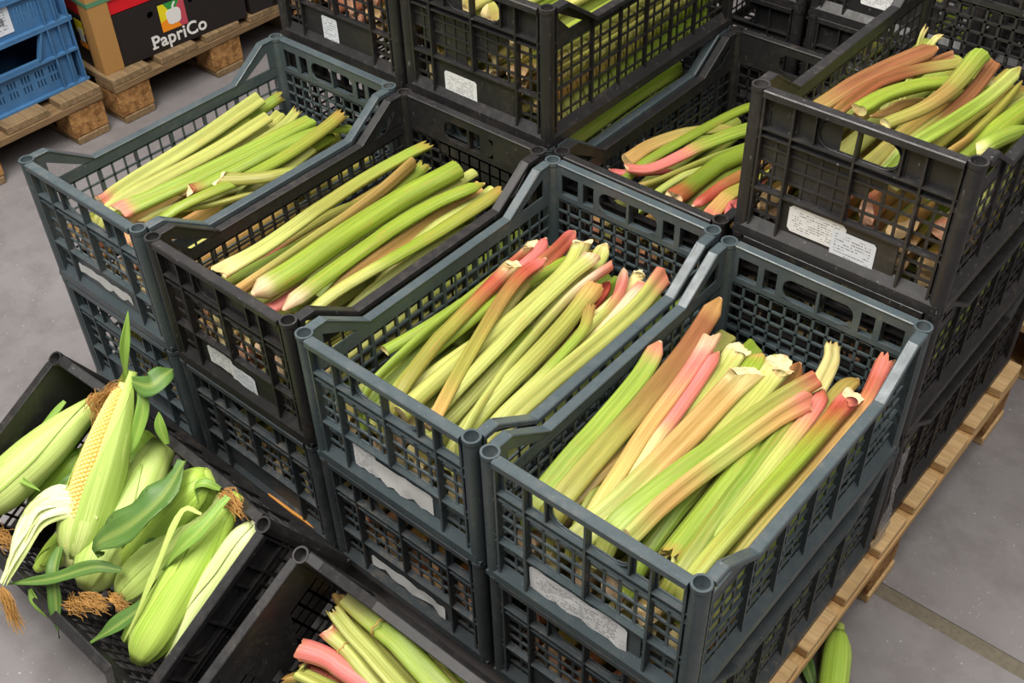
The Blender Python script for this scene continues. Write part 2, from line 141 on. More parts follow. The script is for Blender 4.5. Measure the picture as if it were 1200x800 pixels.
 ('g',0.1,[(0.081,0.033,0.1571),(0.088,0.1164,0.1876),(0.099,0.2035,0.1943),(0.1079,0.2434,0.1937),(0.134,0.3117,0.191),(0.1725,0.3669,0.1929)],(0.0176,0.0176),['ol','rb','rb','ol'],'NC','curved rhubarb stalk with a red stripe beside the thickest one'),
 ('g',-0.5,[(0.122,0.1207,0.2071),(0.1333,0.177,0.2077),(0.1568,0.2298,0.2094),(0.172,0.2553,0.2089),(0.2039,0.3059,0.1974),(0.2351,0.357,0.1688)],(0.029,0.0274),['g','g','g'],'CN','green rhubarb stalk showing a large square cream cut'),
 ('g',0.9,[(0.1246,0.1677,0.1712),(0.1332,0.1867,0.1711),(0.1418,0.2082,0.1729),(0.1469,0.2218,0.1727),(0.1617,0.2621,0.1624),(0.1843,0.3234,0.1351)],(0.0175,0.0178),['sal','sal','ol'],'RN','pinkish brown rhubarb foot below the large square cut'),
 ('g',-1.0,[(0.1808,0.08,0.2205),(0.2025,0.1467,0.2205),(0.2103,0.2082,0.2205),(0.2101,0.2372,0.2205),(0.2068,0.2932,0.2205),(0.2035,0.3475,0.2205)],(0.0201,0.0304),['ol','br','ol','g'],'CC','flat bent yellow olive rhubarb stalk lying across the top'),
 ('g',-0.1,[(0.2183,0.3814,0.2005),(0.2254,0.2847,0.1975),(0.2252,0.1967,0.199),(0.2228,0.1572,0.1995),(0.2146,0.0887,0.1926),(0.2046,0.0356,0.1625)],(0.0201,0.019),['rb','rb','ol','ol'],'CN','rhubarb stalk half red and half green behind the ribbed green one'),
 ('g',-0.7,[(0.2617,0.3645,0.2137),(0.2573,0.2568,0.2115),(0.2483,0.1651,0.2143),(0.2428,0.1276,0.215),(0.23,0.0709,0.2084),(0.2148,0.0367,0.1779)],(0.019,0.0198),['gl','g','g','g'],'RN','ribbed light green rhubarb stalk, straight, in the middle right'),
 ('g',-0.3,[(0.274,0.3443,0.2033),(0.2789,0.2423,0.2011),(0.2781,0.1624,0.2039),(0.2756,0.1314,0.2046),(0.2661,0.0827,0.198),(0.2505,0.0372,0.1675)],(0.0195,0.0198),['ol','ol','br','ol'],'RN','olive rhubarb stalk with fine red stripes'),
 ('g',0.2,[(0.3098,0.4078,0.1555),(0.3053,0.3235,0.1838),(0.2981,0.2296,0.1932),(0.2933,0.1847,0.1932),(0.2811,0.1047,0.1838),(0.2671,0.0374,0.1555)],(0.0289,0.0272),['g','g','g'],'NN','broad grass green rhubarb stalk right of the striped one'),
 ('g',-0.6,[(0.3044,0.1115,0.209),(0.3123,0.1281,0.2139),(0.3203,0.1904,0.1985),(0.3235,0.2327,0.184),(0.3245,0.3106,0.1465),(0.3165,0.362,0.1018)],(0.0226,0.0223),['cr','g','g'],'CN','rhubarb stalk pointing its cream cut at the near right corner'),
 ('g',0.3,[(0.0764,0.4438,0.1869),(0.0867,0.4096,0.1866),(0.1033,0.3563,0.1881),(0.1133,0.3245,0.1877),(0.1327,0.2617,0.1777),(0.1495,0.206,0.1509)],(0.0093,0.0114),['cr','gl','gl'],'XN','thin cream rhubarb sliver standing at the far wall'),
 ('g',0.4,[(0.1031,0.4418,0.1842),(0.1047,0.4095,0.1842),(0.107,0.3684,0.1857),(0.1084,0.3444,0.1851),(0.1121,0.2901,0.1747),(0.1168,0.2284,0.1483)],(0.0099,0.0116),['cr','gl','gl'],'XN','short split cream rhubarb sliver standing by the far wall'),
 ('g',0.4,[(0.1488,0.3957,0.1842),(0.1411,0.3774,0.1842),(0.1295,0.3324,0.1859),(0.1225,0.3023,0.1855),(0.1087,0.2393,0.1752),(0.0958,0.1812,0.1482)],(0.0159,0.0167),['rb','rb','br'],'CN','dark red rhubarb end behind the thickest stalk'),
 ('g',0.8,[(0.2134,0.354,0.1399),(0.2035,0.272,0.1682),(0.1961,0.215,0.1776),(0.1924,0.1902,0.1776),(0.183,0.1361,0.1682),(0.1684,0.0572,0.1399)],(0.0229,0.0222),['br','br','ol'],'NN','brown rhubarb stalk beneath the flat bent one'),
 ('g',0.5,[(0.2293,0.3623,0.1823),(0.2325,0.3343,0.1813),(0.233,0.2941,0.1832),(0.2333,0.2697,0.183),(0.2342,0.2146,0.1729),(0.2361,0.1529,0.1458)],(0.01,0.0116),['cr','gl','gl'],'XN','cream rhubarb sliver between the red and the ribbed stalk'),
 ('g',0.8,[(0.2657,0.4498,0.1399),(0.2591,0.3719,0.1682),(0.2497,0.2797,0.1776),(0.2439,0.2313,0.1776),(0.2311,0.1371,0.1682),(0.219,0.0577,0.1399)],(0.0199,0.0187),['br','ol','ol'],'NN','brown olive rhubarb stalk under the ribbed one'),
 ('g',0.6,[(0.2972,0.4635,0.1451),(0.2872,0.3875,0.1734),(0.2791,0.3122,0.1828),(0.276,0.2726,0.1828),(0.2715,0.1894,0.1734),(0.2683,0.1059,0.1451)],(0.0198,0.0188),['g','gl','g'],'NN','light green rhubarb stalk near the right wall'),
 ('h',-0.3,[(0.0728,0.3253,0.1757),(0.1326,0.3217,0.174),(0.1757,0.3188,0.1794),(0.2062,0.3158,0.1803),(0.3194,0.2982,0.1727),(0.5614,0.2515,0.1339)],(0.029,0.0352),['ol','g','g','gl'],'CN','wide green rhubarb stalk with a ringed joint and flat olive end'),
 ('h',-0.4,[(0.0731,0.2989,0.177),(0.1201,0.2885,0.1769),(0.1621,0.2811,0.1793),(0.193,0.2766,0.179),(0.3226,0.258,0.1658),(0.5664,0.2225,0.1307)],(0.0238,0.0288),['gl','gl','cr'],'XN','cream green ribbed rhubarb stalk with a frayed green tip'),
 ('h',0.8,[(0.0689,0.3099,0.1512),(0.088,0.311,0.145),(0.1014,0.311,0.1441),(0.1229,0.3082,0.1438),(0.2637,0.2867,0.1328),(0.5691,0.2406,0.1019)],(0.0176,0.0179),['pk','pk','sal'],'RN','pink rhubarb tip between the two longest stalks'),
 ('h',0,[(0.0767,0.2683,0.1665),(0.1165,0.2647,0.1666),(0.144,0.261,0.1686),(0.168,0.2575,0.1679),(0.2981,0.2382,0.1542),(0.5679,0.2013,0.1203)],(0.0289,0.0291),['pk','gl','gl'],'BN','light green rhubarb stalk with a brown joint line and pink end'),
 ('h',-0.2,[(0.0668,0.2257,0.1733),(0.0961,0.2349,0.172),(0.12,0.2394,0.1741),(0.1449,0.2413,0.1739),(0.2831,0.2526,0.1605),(0.569,0.2759,0.1265)],(0.0302,0.0292),['pk','pk','sal'],'BN','bright pink rhubarb end with orange flecks'),
 ('h',0.9,[(0.0679,0.2097,0.1429),(0.1031,0.2139,0.1431),(0.118,0.2156,0.1455),(0.136,0.2172,0.1453),(0.269,0.2293,0.1318),(0.5694,0.2578,0.096)],(0.0218,0.0219),['rd','rd','rd'],'BN','dark pink rhubarb stalk under the bright pink end'),
 ('h',0.1,[(0.0684,0.1802,0.165),(0.082,0.1931,0.164),(0.0851,0.1983,0.1661),(0.1019,0.2023,0.1659),(0.2438,0.2329,0.1534),(0.5691,0.3041,0.1204)],(0.0286,0.0296),['br','gl','g'],'XN','green rhubarb stalk with a withered brown end'),
 ('h',0.5,[(0.0278,0.3164,0.1175),(0.1131,0.3009,0.1509),(0.1537,0.2959,0.1603),(0.1771,0.2926,0.1592),(0.2817,0.2746,0.1451),(0.5591,0.225,0.1084)],(0.0216,0.0242),['sal','ol','gl'],'NN','dull pink and green rhubarb stalk between wide green and cream ones'),
 ('h',0.3,[(0.1025,0.3305,0.1556),(0.1688,0.3289,0.1555),(0.2253,0.3243,0.1597),(0.2584,0.3205,0.1605),(0.3712,0.3074,0.1472),(0.5644,0.2837,0.1075)],(0.0174,0.0239),['ol','ol','ol'],'CN','flat olive rhubarb stalk lying against the upper wall'),
 ('h',0.1,[(0.055,0.3172,0.1239),(0.153,0.3296,0.1647),(0.2089,0.3322,0.1649),(0.2356,0.3319,0.1509),(0.3279,0.3286,0.0987),(0.5574,0.3227,0.0278)],(0.0143,0.0169),['ol','g','g'],'NN','narrow green rhubarb stalk squeezed along the upper wall'),
]
EARS = [
 ('e1', 'large pale green corn ear at the far left under the opened one', (0.067, 0.0509, 0.2405), (0.0805, 0.3147, 0.1815), 0.0836, 'pale', {'flip': 1}),
 ('e2', 'corn ear with husk slit open showing yellow kernels', (0.2612, 0.0915, 0.1865), (0.1926, 0.3835, 0.2615), 0.0859, 'pale', {'kern': 1}),
 ('e4', 'corn ear whose blunt pale top pokes out above the big dark leaf', (0.3111, 0.0646, 0.1715), (0.2339, 0.3145, 0.1435), 0.09, 'pale', {'bare': 1, 'blunt': 1}),
 ('e5', 'mid green corn ear beside the big dark leaf, under the far rim', (0.4072, 0.3406, 0.2065), (0.3187, 0.1213, 0.1465), 0.079, 'mid', {'bare': 1}),
 ('e6', 'pale corn ear with a tapering lower end left of the frontmost ear', (0.3724, 0.0917, 0.1665), (0.4234, 0.3185, 0.1615), 0.0729, 'pale', {'bare': 1, 'blunt': 1}),
 ('e7', 'frontmost smooth green corn ear with a round lower end', (0.497, 0.0473, 0.1945), (0.4941, 0.3331, 0.2265), 0.0747, 'mid', {'bare': 1}),
 ('e8', 'whitish green corn ear pressed against the right end wall', (0.5527, 0.3288, 0.2215), (0.5352, 0.0908, 0.1815), 0.0609, 'white', {}),
 ('e9', 'shaded green corn ear behind the opened one', (0.1204, 0.3107, 0.0605), (0.1997, 0.2122, 0.1265), 0.0648, 'dark', {'bare': 1}),
 ('e10', 'green corn ear sunk between the large pale and the opened one', (0.0956, 0.2261, 0.1465), (0.0647, 0.0634, 0.1265), 0.0644, 'dark', {}),
 ('e11', 'small light green corn ear under the peeled white husk', (0.2079, 0.1423, 0.1365), (0.1772, 0.0309, 0.1515), 0.0592, 'mid', {}),
 ('e12', 'green corn ear deep under the frontmost one near the low rim', (0.4111, 0.2128, 0.1165), (0.3787, 0.036, 0.0965), 0.063, 'dark', {}),
 ('e13', 'green corn ear hidden low behind the whitish one', (0.3621, 0.3056, 0.1365), (0.3417, 0.1868, 0.1165), 0.0637, 'dark', {}),
]
LEAVES = [
 ('e4', 'broad dark green leaf with pale midrib', [(0.3723, 0.3361, 0.2365), (0.3959, 0.2741, 0.2565), (0.3816, 0.2089, 0.2615), (0.3381, 0.1542, 0.2465), (0.3405, 0.1351, 0.2265)], 0.0649, 'leafd', 8, 0.3),
 ('e2', 'upright green leaf spike', [(0.1848, 0.3862, 0.2615), (0.1839, 0.4315, 0.3065), (0.1767, 0.4816, 0.3415)], 0.017, 'leaf', 40, 0.5),
 ('e2', 'curling green leaf at the top', [(0.2054, 0.3883, 0.2665), (0.2517, 0.4006, 0.2765), (0.2564, 0.4274, 0.2685), (0.248, 0.4444, 0.2515)], 0.0422, 'leafd', 20, 0.2),
 ('e2', 'green husk flap along the side', [(0.2071, 0.4002, 0.2615), (0.2366, 0.3662, 0.2445), (0.2473, 0.3187, 0.2265), (0.2491, 0.2734, 0.2115)], 0.0229, 'leaf', -30, 0.3),
 ('e11', 'long flat green leaf strap hanging over the low rim', [(0.3914, 0.1411, 0.2265), (0.3502, 0.119, 0.2365), (0.2926, 0.0598, 0.2365), (0.2172, 0.002, 0.2365)], 0.0232, 'leafd', 0, 0.3),
 ('e11', 'green leaf hanging down outside the crate', [(0.2475, 0.1, 0.2165), (0.2808, 0.0681, 0.2265), (0.3038, 0.03, 0.2065), (0.3284, -0.0182, 0.1765)], 0.0306, 'leafd', 0, 0.4),
 ('e11', 'small curled leaf tip', [(0.2412, 0.0147, 0.2065), (0.2593, 0.0037, 0.1965), (0.2845, -0.0089, 0.1765)], 0.0141, 'leaf', 0, 0.4),
 ('e7', 'green leaf poking out beside the frontmost ear', [(0.4544, 0.1566, 0.1965), (0.4409, 0.103, 0.1965), (0.4213, 0.0551, 0.1965), (0.3895, 0.0073, 0.1865)], 0.0298, 'leafd', 10, 0.4),
 ('e6', 'narrow pale leaf strap crossing downwards', [(0.4716, 0.2907, 0.2465), (0.4455, 0.2782, 0.2565), (0.4641, 0.2073, 0.2565), (0.4808, 0.127, 0.2465), (0.479, 0.0651, 0.2265)], 0.012, 'leafp', 0, 0.3),
 ('e7', 'grey green leaf lying along the husk', [(0.5031, 0.3383, 0.2565), (0.5051, 0.2845, 0.2665), (0.4899, 0.2345, 0.2615), (0.4659, 0.1855, 0.2365)], 0.0261, 'leaf', 0, 0.3),
 ('e1', 'thin leaf blade along the far wall', [(0.044, 0.2838, 0.2065), (0.0401, 0.2117, 0.2065), (-0.0016, 0.1383, 0.2065)], 0.0196, 'leaf', 0, 0.4),
 ('e1', 'thin curved leaf blade', [(0.0257, 0.1269, 0.2265), (0.0983, 0.1411, 0.2365), (0.1564, 0.1494, 0.2365)], 0.0117, 'leaf', 0, 0.4),
 ('e5', 'green leaf curl at the husk end', [(0.4416, 0.3328, 0.2065), (0.4251, 0.3277, 0.2265), (0.4143, 0.3114, 0.2265), (0.4263, 0.2939, 0.2115)], 0.0191, 'leaf', 20, 0.3),
 ('e9', 'green leaf standing at the far rim', [(0.3041, 0.3379, 0.2165), (0.2924, 0.3557, 0.2415), (0.2832, 0.3752, 0.2565)], 0.0197, 'leaf', 30, 0.3),
 ('e10', 'dark green leaf between two ears', [(0.1339, 0.219, 0.1765), (0.1479, 0.1789, 0.1865), (0.1218, 0.131, 0.1765)], 0.0237, 'leafd', 0, 0.3),
 ('e13', 'green leaf in the gap between the ears', [(0.3904, 0.2437, 0.1865), (0.3866, 0.2002, 0.1965), (0.3695, 0.162, 0.1765)], 0.0222, 'leafd', 0, 0.3),
 ('e8', 'green leaf edge beside the end wall', [(0.5124, 0.2248, 0.2165), (0.5255, 0.1939, 0.2165), (0.5336, 0.1335, 0.1965)], 0.0119, 'leaf', 0, 0.3),
]
PEEL = [(0.2543, 0.1687, 0.2265), (0.2245, 0.1662, 0.2415), (0.2018, 0.129, 0.2515), (0.213, 0.0756, 0.2565), (0.2318, 0.0064, 0.2565)]
SILKS = [
 ('e1', (0.1452, 0.3331, 0.2565), (0.1723, 0.3016, 0.2415), 0.0203),
 ('e2', (0.1898, 0.3701, 0.2685), (0.1595, 0.3199, 0.2565), 0.0186),
 ('e6', (0.4756, 0.3348, 0.2365), (0.5349, 0.3307, 0.2415), 0.0188),
 ('e4', (0.343, 0.0666, 0.2065), (0.3836, 0.0723, 0.1965), 0.0193),
 ('e11', (0.307, 0.0367, 0.1865), (0.3626, 0.0533, 0.2065), 0.0197),
 ('e11', (0.2385, 0.0008, 0.2565), (0.2805, -0.0365, 0.2165), 0.0138),
 ('e10', (0.0977, 0.0392, 0.1965), (0.1285, 0.0347, 0.1865), 0.0207),
 ('e4', (0.3826, 0.0912, 0.1965), (0.408, 0.0904, 0.1865), 0.0137),
]


# ------------------------------------------------------------------ helpers


def lin(c):
    def f(v):
        v = v / 255.0
        return v / 12.92 if v <= 0.04045 else ((v + 0.055) / 1.055) ** 2.4
    return (f(c[0]), f(c[1]), f(c[2]))


class MB:
    """collects geometry for ONE mesh object"""

    def __init__(self):
        self.v, self.f, self.c, self.s, self.sm = [], [], [], [], []

    def vert(self, p, col=(1, 1, 1), sc=None):
        self.v.append(tuple(p))
        self.c.append(col)
        self.s.append(tuple(sc) if sc else tuple(p))
        return len(self.v) - 1

    def face(self, idx, smooth=False):
        self.f.append(tuple(idx))
        self.sm.append(smooth)

    def box(self, x0, x1, y0, y1, z0, z1):
        b = [self.vert(p) for p in ((x0, y0, z0), (x1, y0, z0), (x1, y1, z0), (x0, y1, z0),
                                    (x0, y0, z1), (x1, y0, z1), (x1, y1, z1), (x0, y1, z1))]
        for q in ((3, 2, 1, 0), (4, 5, 6, 7), (0, 1, 5, 4), (1, 2, 6, 5), (2, 3, 7, 6), (3, 0, 4, 7)):
            self.face([b[i] for i in q])

    def hexa(self, pts):
        b = [self.vert(p) for p in pts]
        for q in ((3, 2, 1, 0), (4, 5, 6, 7), (0, 1, 5, 4), (1, 2, 6, 5), (2, 3, 7, 6), (3, 0, 4, 7)):
            self.face([b[i] for i in q])

    def prism(self, poly, fn0, fn1):
        """polygon poly (2D list) placed twice by fn0 / fn1 and bridged"""
        n = len(poly)
        a = [self.vert(fn0(*p)) for p in poly]
        b = [self.vert(fn1(*p)) for p in poly]
        self.face(list(reversed(a)))
        self.face(b)
        for i in range(n):
            j = (i + 1) % n
            self.face((a[i], a[j], b[j], b[i]))

    def cyl(self, c, r, z0, z1, n=14, r2=None, smooth=True):
        r2 = r if r2 is None else r2
        a = [self.vert((c[0] + r * math.cos(2 * PI * i / n), c[1] + r * math.sin(2 * PI * i / n), z0)) for i in range(n)]
        b = [self.vert((c[0] + r2 * math.cos(2 * PI * i / n), c[1] + r2 * math.sin(2 * PI * i / n), z1)) for i in range(n)]
        for i in range(n):
            j = (i + 1) % n
            self.face((a[i], a[j], b[j], b[i]), smooth)
        return a, b

    def ring_top(self, c, r0, r1, z, n=14):
        a = [self.vert((c[0] + r0 * math.cos(2 * PI * i / n), c[1] + r0 * math.sin(2 * PI * i / n), z)) for i in range(n)]
        b = [self.vert((c[0] + r1 * math.cos(2 * PI * i / n), c[1] + r1 * math.sin(2 * PI * i / n), z)) for i in range(n)]
        for i in range(n):
            j = (i + 1) % n
            self.face((a[i], b[i], b[j], a[j]))

    def tube(self, pts, rads, n=6, cols=None, caps=True):
        rings = []
        for k, p in enumerate(pts):
            p = Vector(p)
            d = (Vector(pts[min(k + 1, len(pts) - 1)]) - Vector(pts[max(k - 1, 0)]))
            d = d.normalized() if d.length > 1e-9 else Vector((0, 0, 1))
            u = d.cross(Vector((0.31, 0.2, 0.93)))
            u = u.normalized() if u.length > 1e-6 else Vector((1, 0, 0))
            w = d.cross(u)
            r = rads[k] if isinstance(rads, (list, tuple)) else rads
            rings.append([self.vert(p + u * r * math.cos(2 * PI * i / n) + w * r * math.sin(2 * PI * i / n),
                                    cols[k] if cols else (1, 1, 1)) for i in range(n)])
        for k in range(len(rings) - 1):
            for i in range(n):
                j = (i + 1) % n
                self.face((rings[k][i], rings[k][j], rings[k + 1][j], rings[k + 1][i]), True)
        if caps:
            self.face(list(reversed(rings[0])))
            self.face(rings[-1])

    def mesh(self, name, mat, off=None):
        me = bpy.data.meshes.new(name)
        vs = self.v if off is None else [(p[0] - off[0], p[1] - off[1], p[2] - off[2]) for p in self.v]
        me.from_pydata(vs, [], self.f)
        a = me.color_attributes.new('Col', 'FLOAT_COLOR', 'POINT')
        flat = []
        for c in self.c:
            flat.extend((c[0], c[1], c[2], 1.0))
        a.data.foreach_set('color', flat)
        b = me.attributes.new('SC', 'FLOAT_VECTOR', 'POINT')
        flat = []
        for c in self.s:
            flat.extend(c)
        b.data.foreach_set('vector', flat)
        me.polygons.foreach_set('use_smooth', self.sm)
        me.materials.append(mat)
        me.update()
        return me

    def build(self, name, mat, parent=None, off=None, bevel=0):
        me = self.mesh(name, mat, off)
        if bevel:
            bm = bmesh.new()
            bm.from_mesh(me)
            bmesh.ops.bevel(bm, geom=bm.edges[:], offset=bevel, segments=1, affect='EDGES', clamp_overlap=True)
            bm.to_mesh(me)
            bm.free()
        return link(name, me, parent)


def link(name, data, parent=None, loc=None, rotz=None):
    o = bpy.data.objects.new(name, data)
    COL.objects.link(o)
    if parent:
        o.parent = parent
    if loc is not None:
        o.location = loc
    if rotz is not None:
        o.rotation_euler = (0, 0, rotz)
    return o


def tag(o, label=None, cat=None, group=None, kind=None):
    if label:
        o['label'] = label
    if cat:
        o['category'] = cat
    if group:
        o['group'] = group
    if kind:
        o['kind'] = kind
    return o


def empty(name, loc, label, cat, group=None, rot=None):
    o = bpy.data.objects.new(name, None)
    o.empty_display_size = 0.05
    COL.objects.link(o)
    o.location = loc
    if rot is not None:
        o.rotation_euler = rot
    return tag(o, label, cat, group)


# ------------------------------------------------------------------ materials


class NT:
    def __init__(self, name, rough=0.5, spec=0.5):
        self.m = bpy.data.materials.new(name)
        self.m.use_nodes = True
        self.t = self.m.node_tree
        self.b = self.t.nodes['Principled BSDF']
        self.b.inputs['Roughness'].default_value = rough
        self.b.inputs['Specular IOR Level'].default_value = spec

    def n(self, kind, **kw):
        nd = self.t.nodes.new(kind)
        for k, v in kw.items():
            setattr(nd, k, v)
        return nd

    def l(self, a, b):
        self.t.links.new(a, b)

    def coord(self, obj=True):
        return self.n('ShaderNodeTexCoord').outputs['Object']

    def attr(self, name, vec=True):
        a = self.n('ShaderNodeAttribute', attribute_name=name)
        return a.outputs['Vector' if vec else 'Color']

    def mapping(self, src, scale):
        m = self.n('ShaderNodeMapping')
        m.inputs['Scale'].default_value = scale
        self.l(src, m.inputs['Vector'])
        return m.outputs[0]

    def noise(self, src, scale, detail=3, rough=0.6):
        t = self.n('ShaderNodeTexNoise')
        t.inputs['Scale'].default_value = scale
        t.inputs['Detail'].default_value = detail
        t.inputs['Roughness'].default_value = rough
        self.l(src, t.inputs['Vector'])
        return t.outputs['Fac']

    def ramp(self, src, stops):
        r = self.n('ShaderNodeValToRGB')
        els = r.color_ramp.elements
        while len(els) < len(stops):
            els.new(0.5)
        for e, (p, c) in zip(els, stops):
            e.position = p
            e.color = (c[0], c[1], c[2], 1) if isinstance(c, (tuple, list)) else (c, c, c, 1)
        self.l(src, r.inputs[0])
        return r.outputs[0]

    def mix(self, fac, a, b, mode='MIX'):
        m = self.n('ShaderNodeMix', data_type='RGBA', blend_type=mode)
        for s, v in ((m.inputs[0], fac), (m.inputs[6], a), (m.inputs[7], b)):
            if isinstance(v, bpy.types.NodeSocket):
                self.l(v, s)
            elif isinstance(v, (tuple, list)):
                s.default_value = (v[0], v[1], v[2], 1)
            else:
                s.default_value = v
        return m.outputs[2]

    def math(self, op, a, b=None):
        m = self.n('ShaderNodeMath', operation=op)
        for s, v in zip(m.inputs, (a, b)):
            if v is None:
                continue
            if isinstance(v, bpy.types.NodeSocket):
                self.l(v, s)
            else:
                s.default_value = v
        return m.outputs[0]

    def base(self, s):
        if isinstance(s, bpy.types.NodeSocket):
            self.l(s, self.b.inputs['Base Color'])
        else:
            self.b.inputs['Base Color'].default_value = (s[0], s[1], s[2], 1)

    def bump(self, src, strength=0.3, dist=0.001):
        b = self.n('ShaderNodeBump')
        b.inputs['Strength'].default_value = strength
        b.inputs['Distance'].default_value = dist
        self.l(src, b.inputs['Height'])
        self.l(b.outputs[0], self.b.inputs['Normal'])


def plastic(name, rgb, rough=0.42, dust=0.25, dustcol=(150, 128, 104), scuff=0.25):
    t = NT(name, rough, 0.45)
    co = t.coord()
    info = t.n('ShaderNodeObjectInfo')
    add = t.n('ShaderNodeVectorMath', operation='ADD')
    t.l(co, add.inputs[0])
    rv = t.n('ShaderNodeCombineXYZ')
    t.l(info.outputs['Random'], rv.inputs[0])
    sc = t.n('ShaderNodeVectorMath', operation='SCALE')
    t.l(rv.outputs[0], sc.inputs[0])
    sc.inputs['Scale'].default_value = 7.0
    t.l(sc.outputs[0], add.inputs[1])
    c2 = add.outputs[0]
    n1 = t.noise(c2, 9, 5)
    n2 = t.noise(c2, 60, 4, 0.7)
    base = t.mix(t.ramp(n1, [(0.3, 0.0), (0.75, 1.0)]), [v * 0.85 for v in lin(rgb)], [v * 1.22 for v in lin(rgb)])
    d = t.math('MULTIPLY', t.ramp(n2, [(0.48, 0.0), (0.75, 1.0)]), t.ramp(n1, [(0.42, 0.0), (0.7, 1.0)]))
    base = t.mix(t.math('MULTIPLY', d, dust), base, lin(dustcol))
    sp = t.noise(t.mapping(c2, (1, 1, 0.25)), 240, 2, 0.5)
    base = t.mix(t.math('MULTIPLY', t.ramp(sp, [(0.7, 0.0), (0.76, 1.0)]), scuff), base, lin((170, 170, 170)))
    t.base(base)
    t.l(t.ramp(n2, [(0.3, rough - 0.08), (0.8, rough + 0.22)]), t.b.inputs['Roughness'])
    t.bump(n2, 0.12, 0.0006)
    return t.m


def solid(name, rgb, rough=0.6, var=0.15, scale=20, spec=0.4):
    t = NT(name, rough, spec)
    n1 = t.noise(t.coord(), scale, 4)
    t.base(t.mix(n1, [v * (1 - var) for v in lin(rgb)], [v * (1 + var) for v in lin(rgb)]))
    return t.m


def wood(name, a, b, along=(1.2, 14, 14), rough=0.75):
    t = NT(name, rough, 0.25)
    info = t.n('ShaderNodeObjectInfo')
    co = t.coord()
    add = t.n('ShaderNodeVectorMath', operation='ADD')
    t.l(co, add.inputs[0])
    t.l(info.outputs['Location'], add.inputs[1])
    n1 = t.noise(t.mapping(add.outputs[0], along), 5, 6, 0.65)
    n2 = t.noise(add.outputs[0], 7, 3)
    n3 = t.noise(t.mapping(add.outputs[0], along), 22, 3, 0.6)
    base = t.mix(t.ramp(n1, [(0.3, 0.0), (0.7, 1.0)]), lin(a), lin(b))
    base = t.mix(t.math('MULTIPLY', t.ramp(n2, [(0.5, 0.0), (0.75, 1.0)]), 0.5), base, [v * 0.5 for v in lin(a)])
    base = t.mix(t.ramp(n3, [(0.4, 0.35), (0.6, 0.0)]), base, [v * 0.55 for v in lin(a)])
    t.base(base)
    t.bump(n3, 0.4, 0.001)
    return t.m


M = {}
M['slate'] = plastic('slate_plastic', (69, 79, 83), 0.31, 0.28)
M['slate_dark'] = plastic('dark_slate_plastic', (56, 62, 65), 0.42, 0.45)
M['black'] = plastic('black_plastic', (36, 35, 36), 0.40, 0.16)
M['black_worn'] = plastic('worn_black_plastic', (41, 40, 41), 0.38, 0.2, (140, 130, 120), 0.5)
M['blue'] = plastic('blue_plastic', (64, 108, 150), 0.42, 0.12, (150, 170, 190), 0.15)
M['pallet_new'] = wood('pale_pallet_wood', (200, 162, 112), (226, 192, 142))
M['pallet_old'] = wood('weathered_pallet_wood', (112, 92, 66), (158, 132, 98))
M['stringer_new'] = wood('pale_stringer_wood', (196, 154, 102), (220, 182, 128), (14, 1.2, 14))
M['stringer_old'] = wood('weathered_stringer_wood', (108, 86, 60), (150, 122, 88), (14, 1.2, 14))
t = NT('pressed_wood_block', 0.85, 0.2)
n1 = t.noise(t.coord(), 60, 4, 0.7)
n2 = t.noise(t.mapping(t.coord(), (1, 1, 2.5)), 110, 2)
t.base(t.mix(t.ramp(n1, [(0.35, 0.0), (0.65, 1.0)]), lin((112, 76, 42)), lin((186, 140, 88))))
t.bump(n2, 0.7, 0.003)
M['block'] = t.m

# floor: sealed grey concrete with darker smudges and pale specks
t = NT('grey_concrete', 0.55, 0.35)
co = t.coord()
n1 = t.noise(co, 1.6, 6, 0.6)
n2 = t.noise(co, 9, 5, 0.65)
n3 = t.noise(co, 150, 2, 0.5)
n4 = t.noise(co, 420, 2, 0.5)
base = t.mix(t.ramp(n1, [(0.35, 0.0), (0.65, 1.0)]), lin((118, 113, 114)), lin((136, 132, 133)))
base = t.mix(t.math('MULTIPLY', t.ramp(n2, [(0.45, 0.0), (0.62, 1.0)]), 0.45), base, lin((104, 98, 96)))
base = t.mix(t.math('MULTIPLY', t.ramp(n3, [(0.70, 0.0), (0.74, 1.0)]), 0.75), base, lin((205, 200, 195)))
base = t.mix(t.math('MULTIPLY', t.ramp(n4, [(0.66, 0.0), (0.72, 1.0)]), 0.3), base, lin((80, 76, 74)))
t.base(base)
t.l(t.ramp(n2, [(0.3, 0.42), (0.7, 0.68)]), t.b.inputs['Roughness'])
t.bump(n4, 0.15, 0.0008)
M['floor'] = t.m
t = NT('floor_joint_filler', 0.85, 0.2)
n1 = t.noise(t.coord(), 90, 4, 0.7)
n2 = t.noise(t.coord(), 9, 3)
t.base(t.mix(n1, lin((84, 78, 68)), lin((128, 120, 104))))
t.bump(n1, 0.5, 0.002)
M['joint'] = t.m

# rhubarb skin: pigment runs along the stalk, fine fibres across it
t = NT('rhubarb_skin', 0.38, 0.45)
colr = t.attr('Col', False)
sc = t.attr('SC')
fib = t.noise(t.mapping(sc, (20, 20, 1.1)), 1.0, 4, 0.7)
wide = t.noise(t.mapping(sc, (4.5, 4.5, 0.7)), 1.0, 3, 0.6)
spk = t.noise(t.mapping(sc, (6, 6, 60)), 3.0, 2, 0.5)
blot = t.noise(t.mapping(sc, (1.5, 1.5, 1.2)), 1.0, 3, 0.6)
base = t.mix(t.ramp(fib, [(0.36, 0.0), (0.64, 1.0)]), t.mix(1.0, colr, (0.70, 0.69, 0.58), 'MULTIPLY'),
             t.mix(1.0, colr, (1.10, 1.09, 1.06), 'MULTIPLY'))
base = t.mix(t.math('MULTIPLY', t.ramp(wide, [(0.52, 0.0), (0.68, 1.0)]), 0.45), base, t.mix(1.0, colr, (0.62, 0.66, 0.42), 'MULTIPLY'))
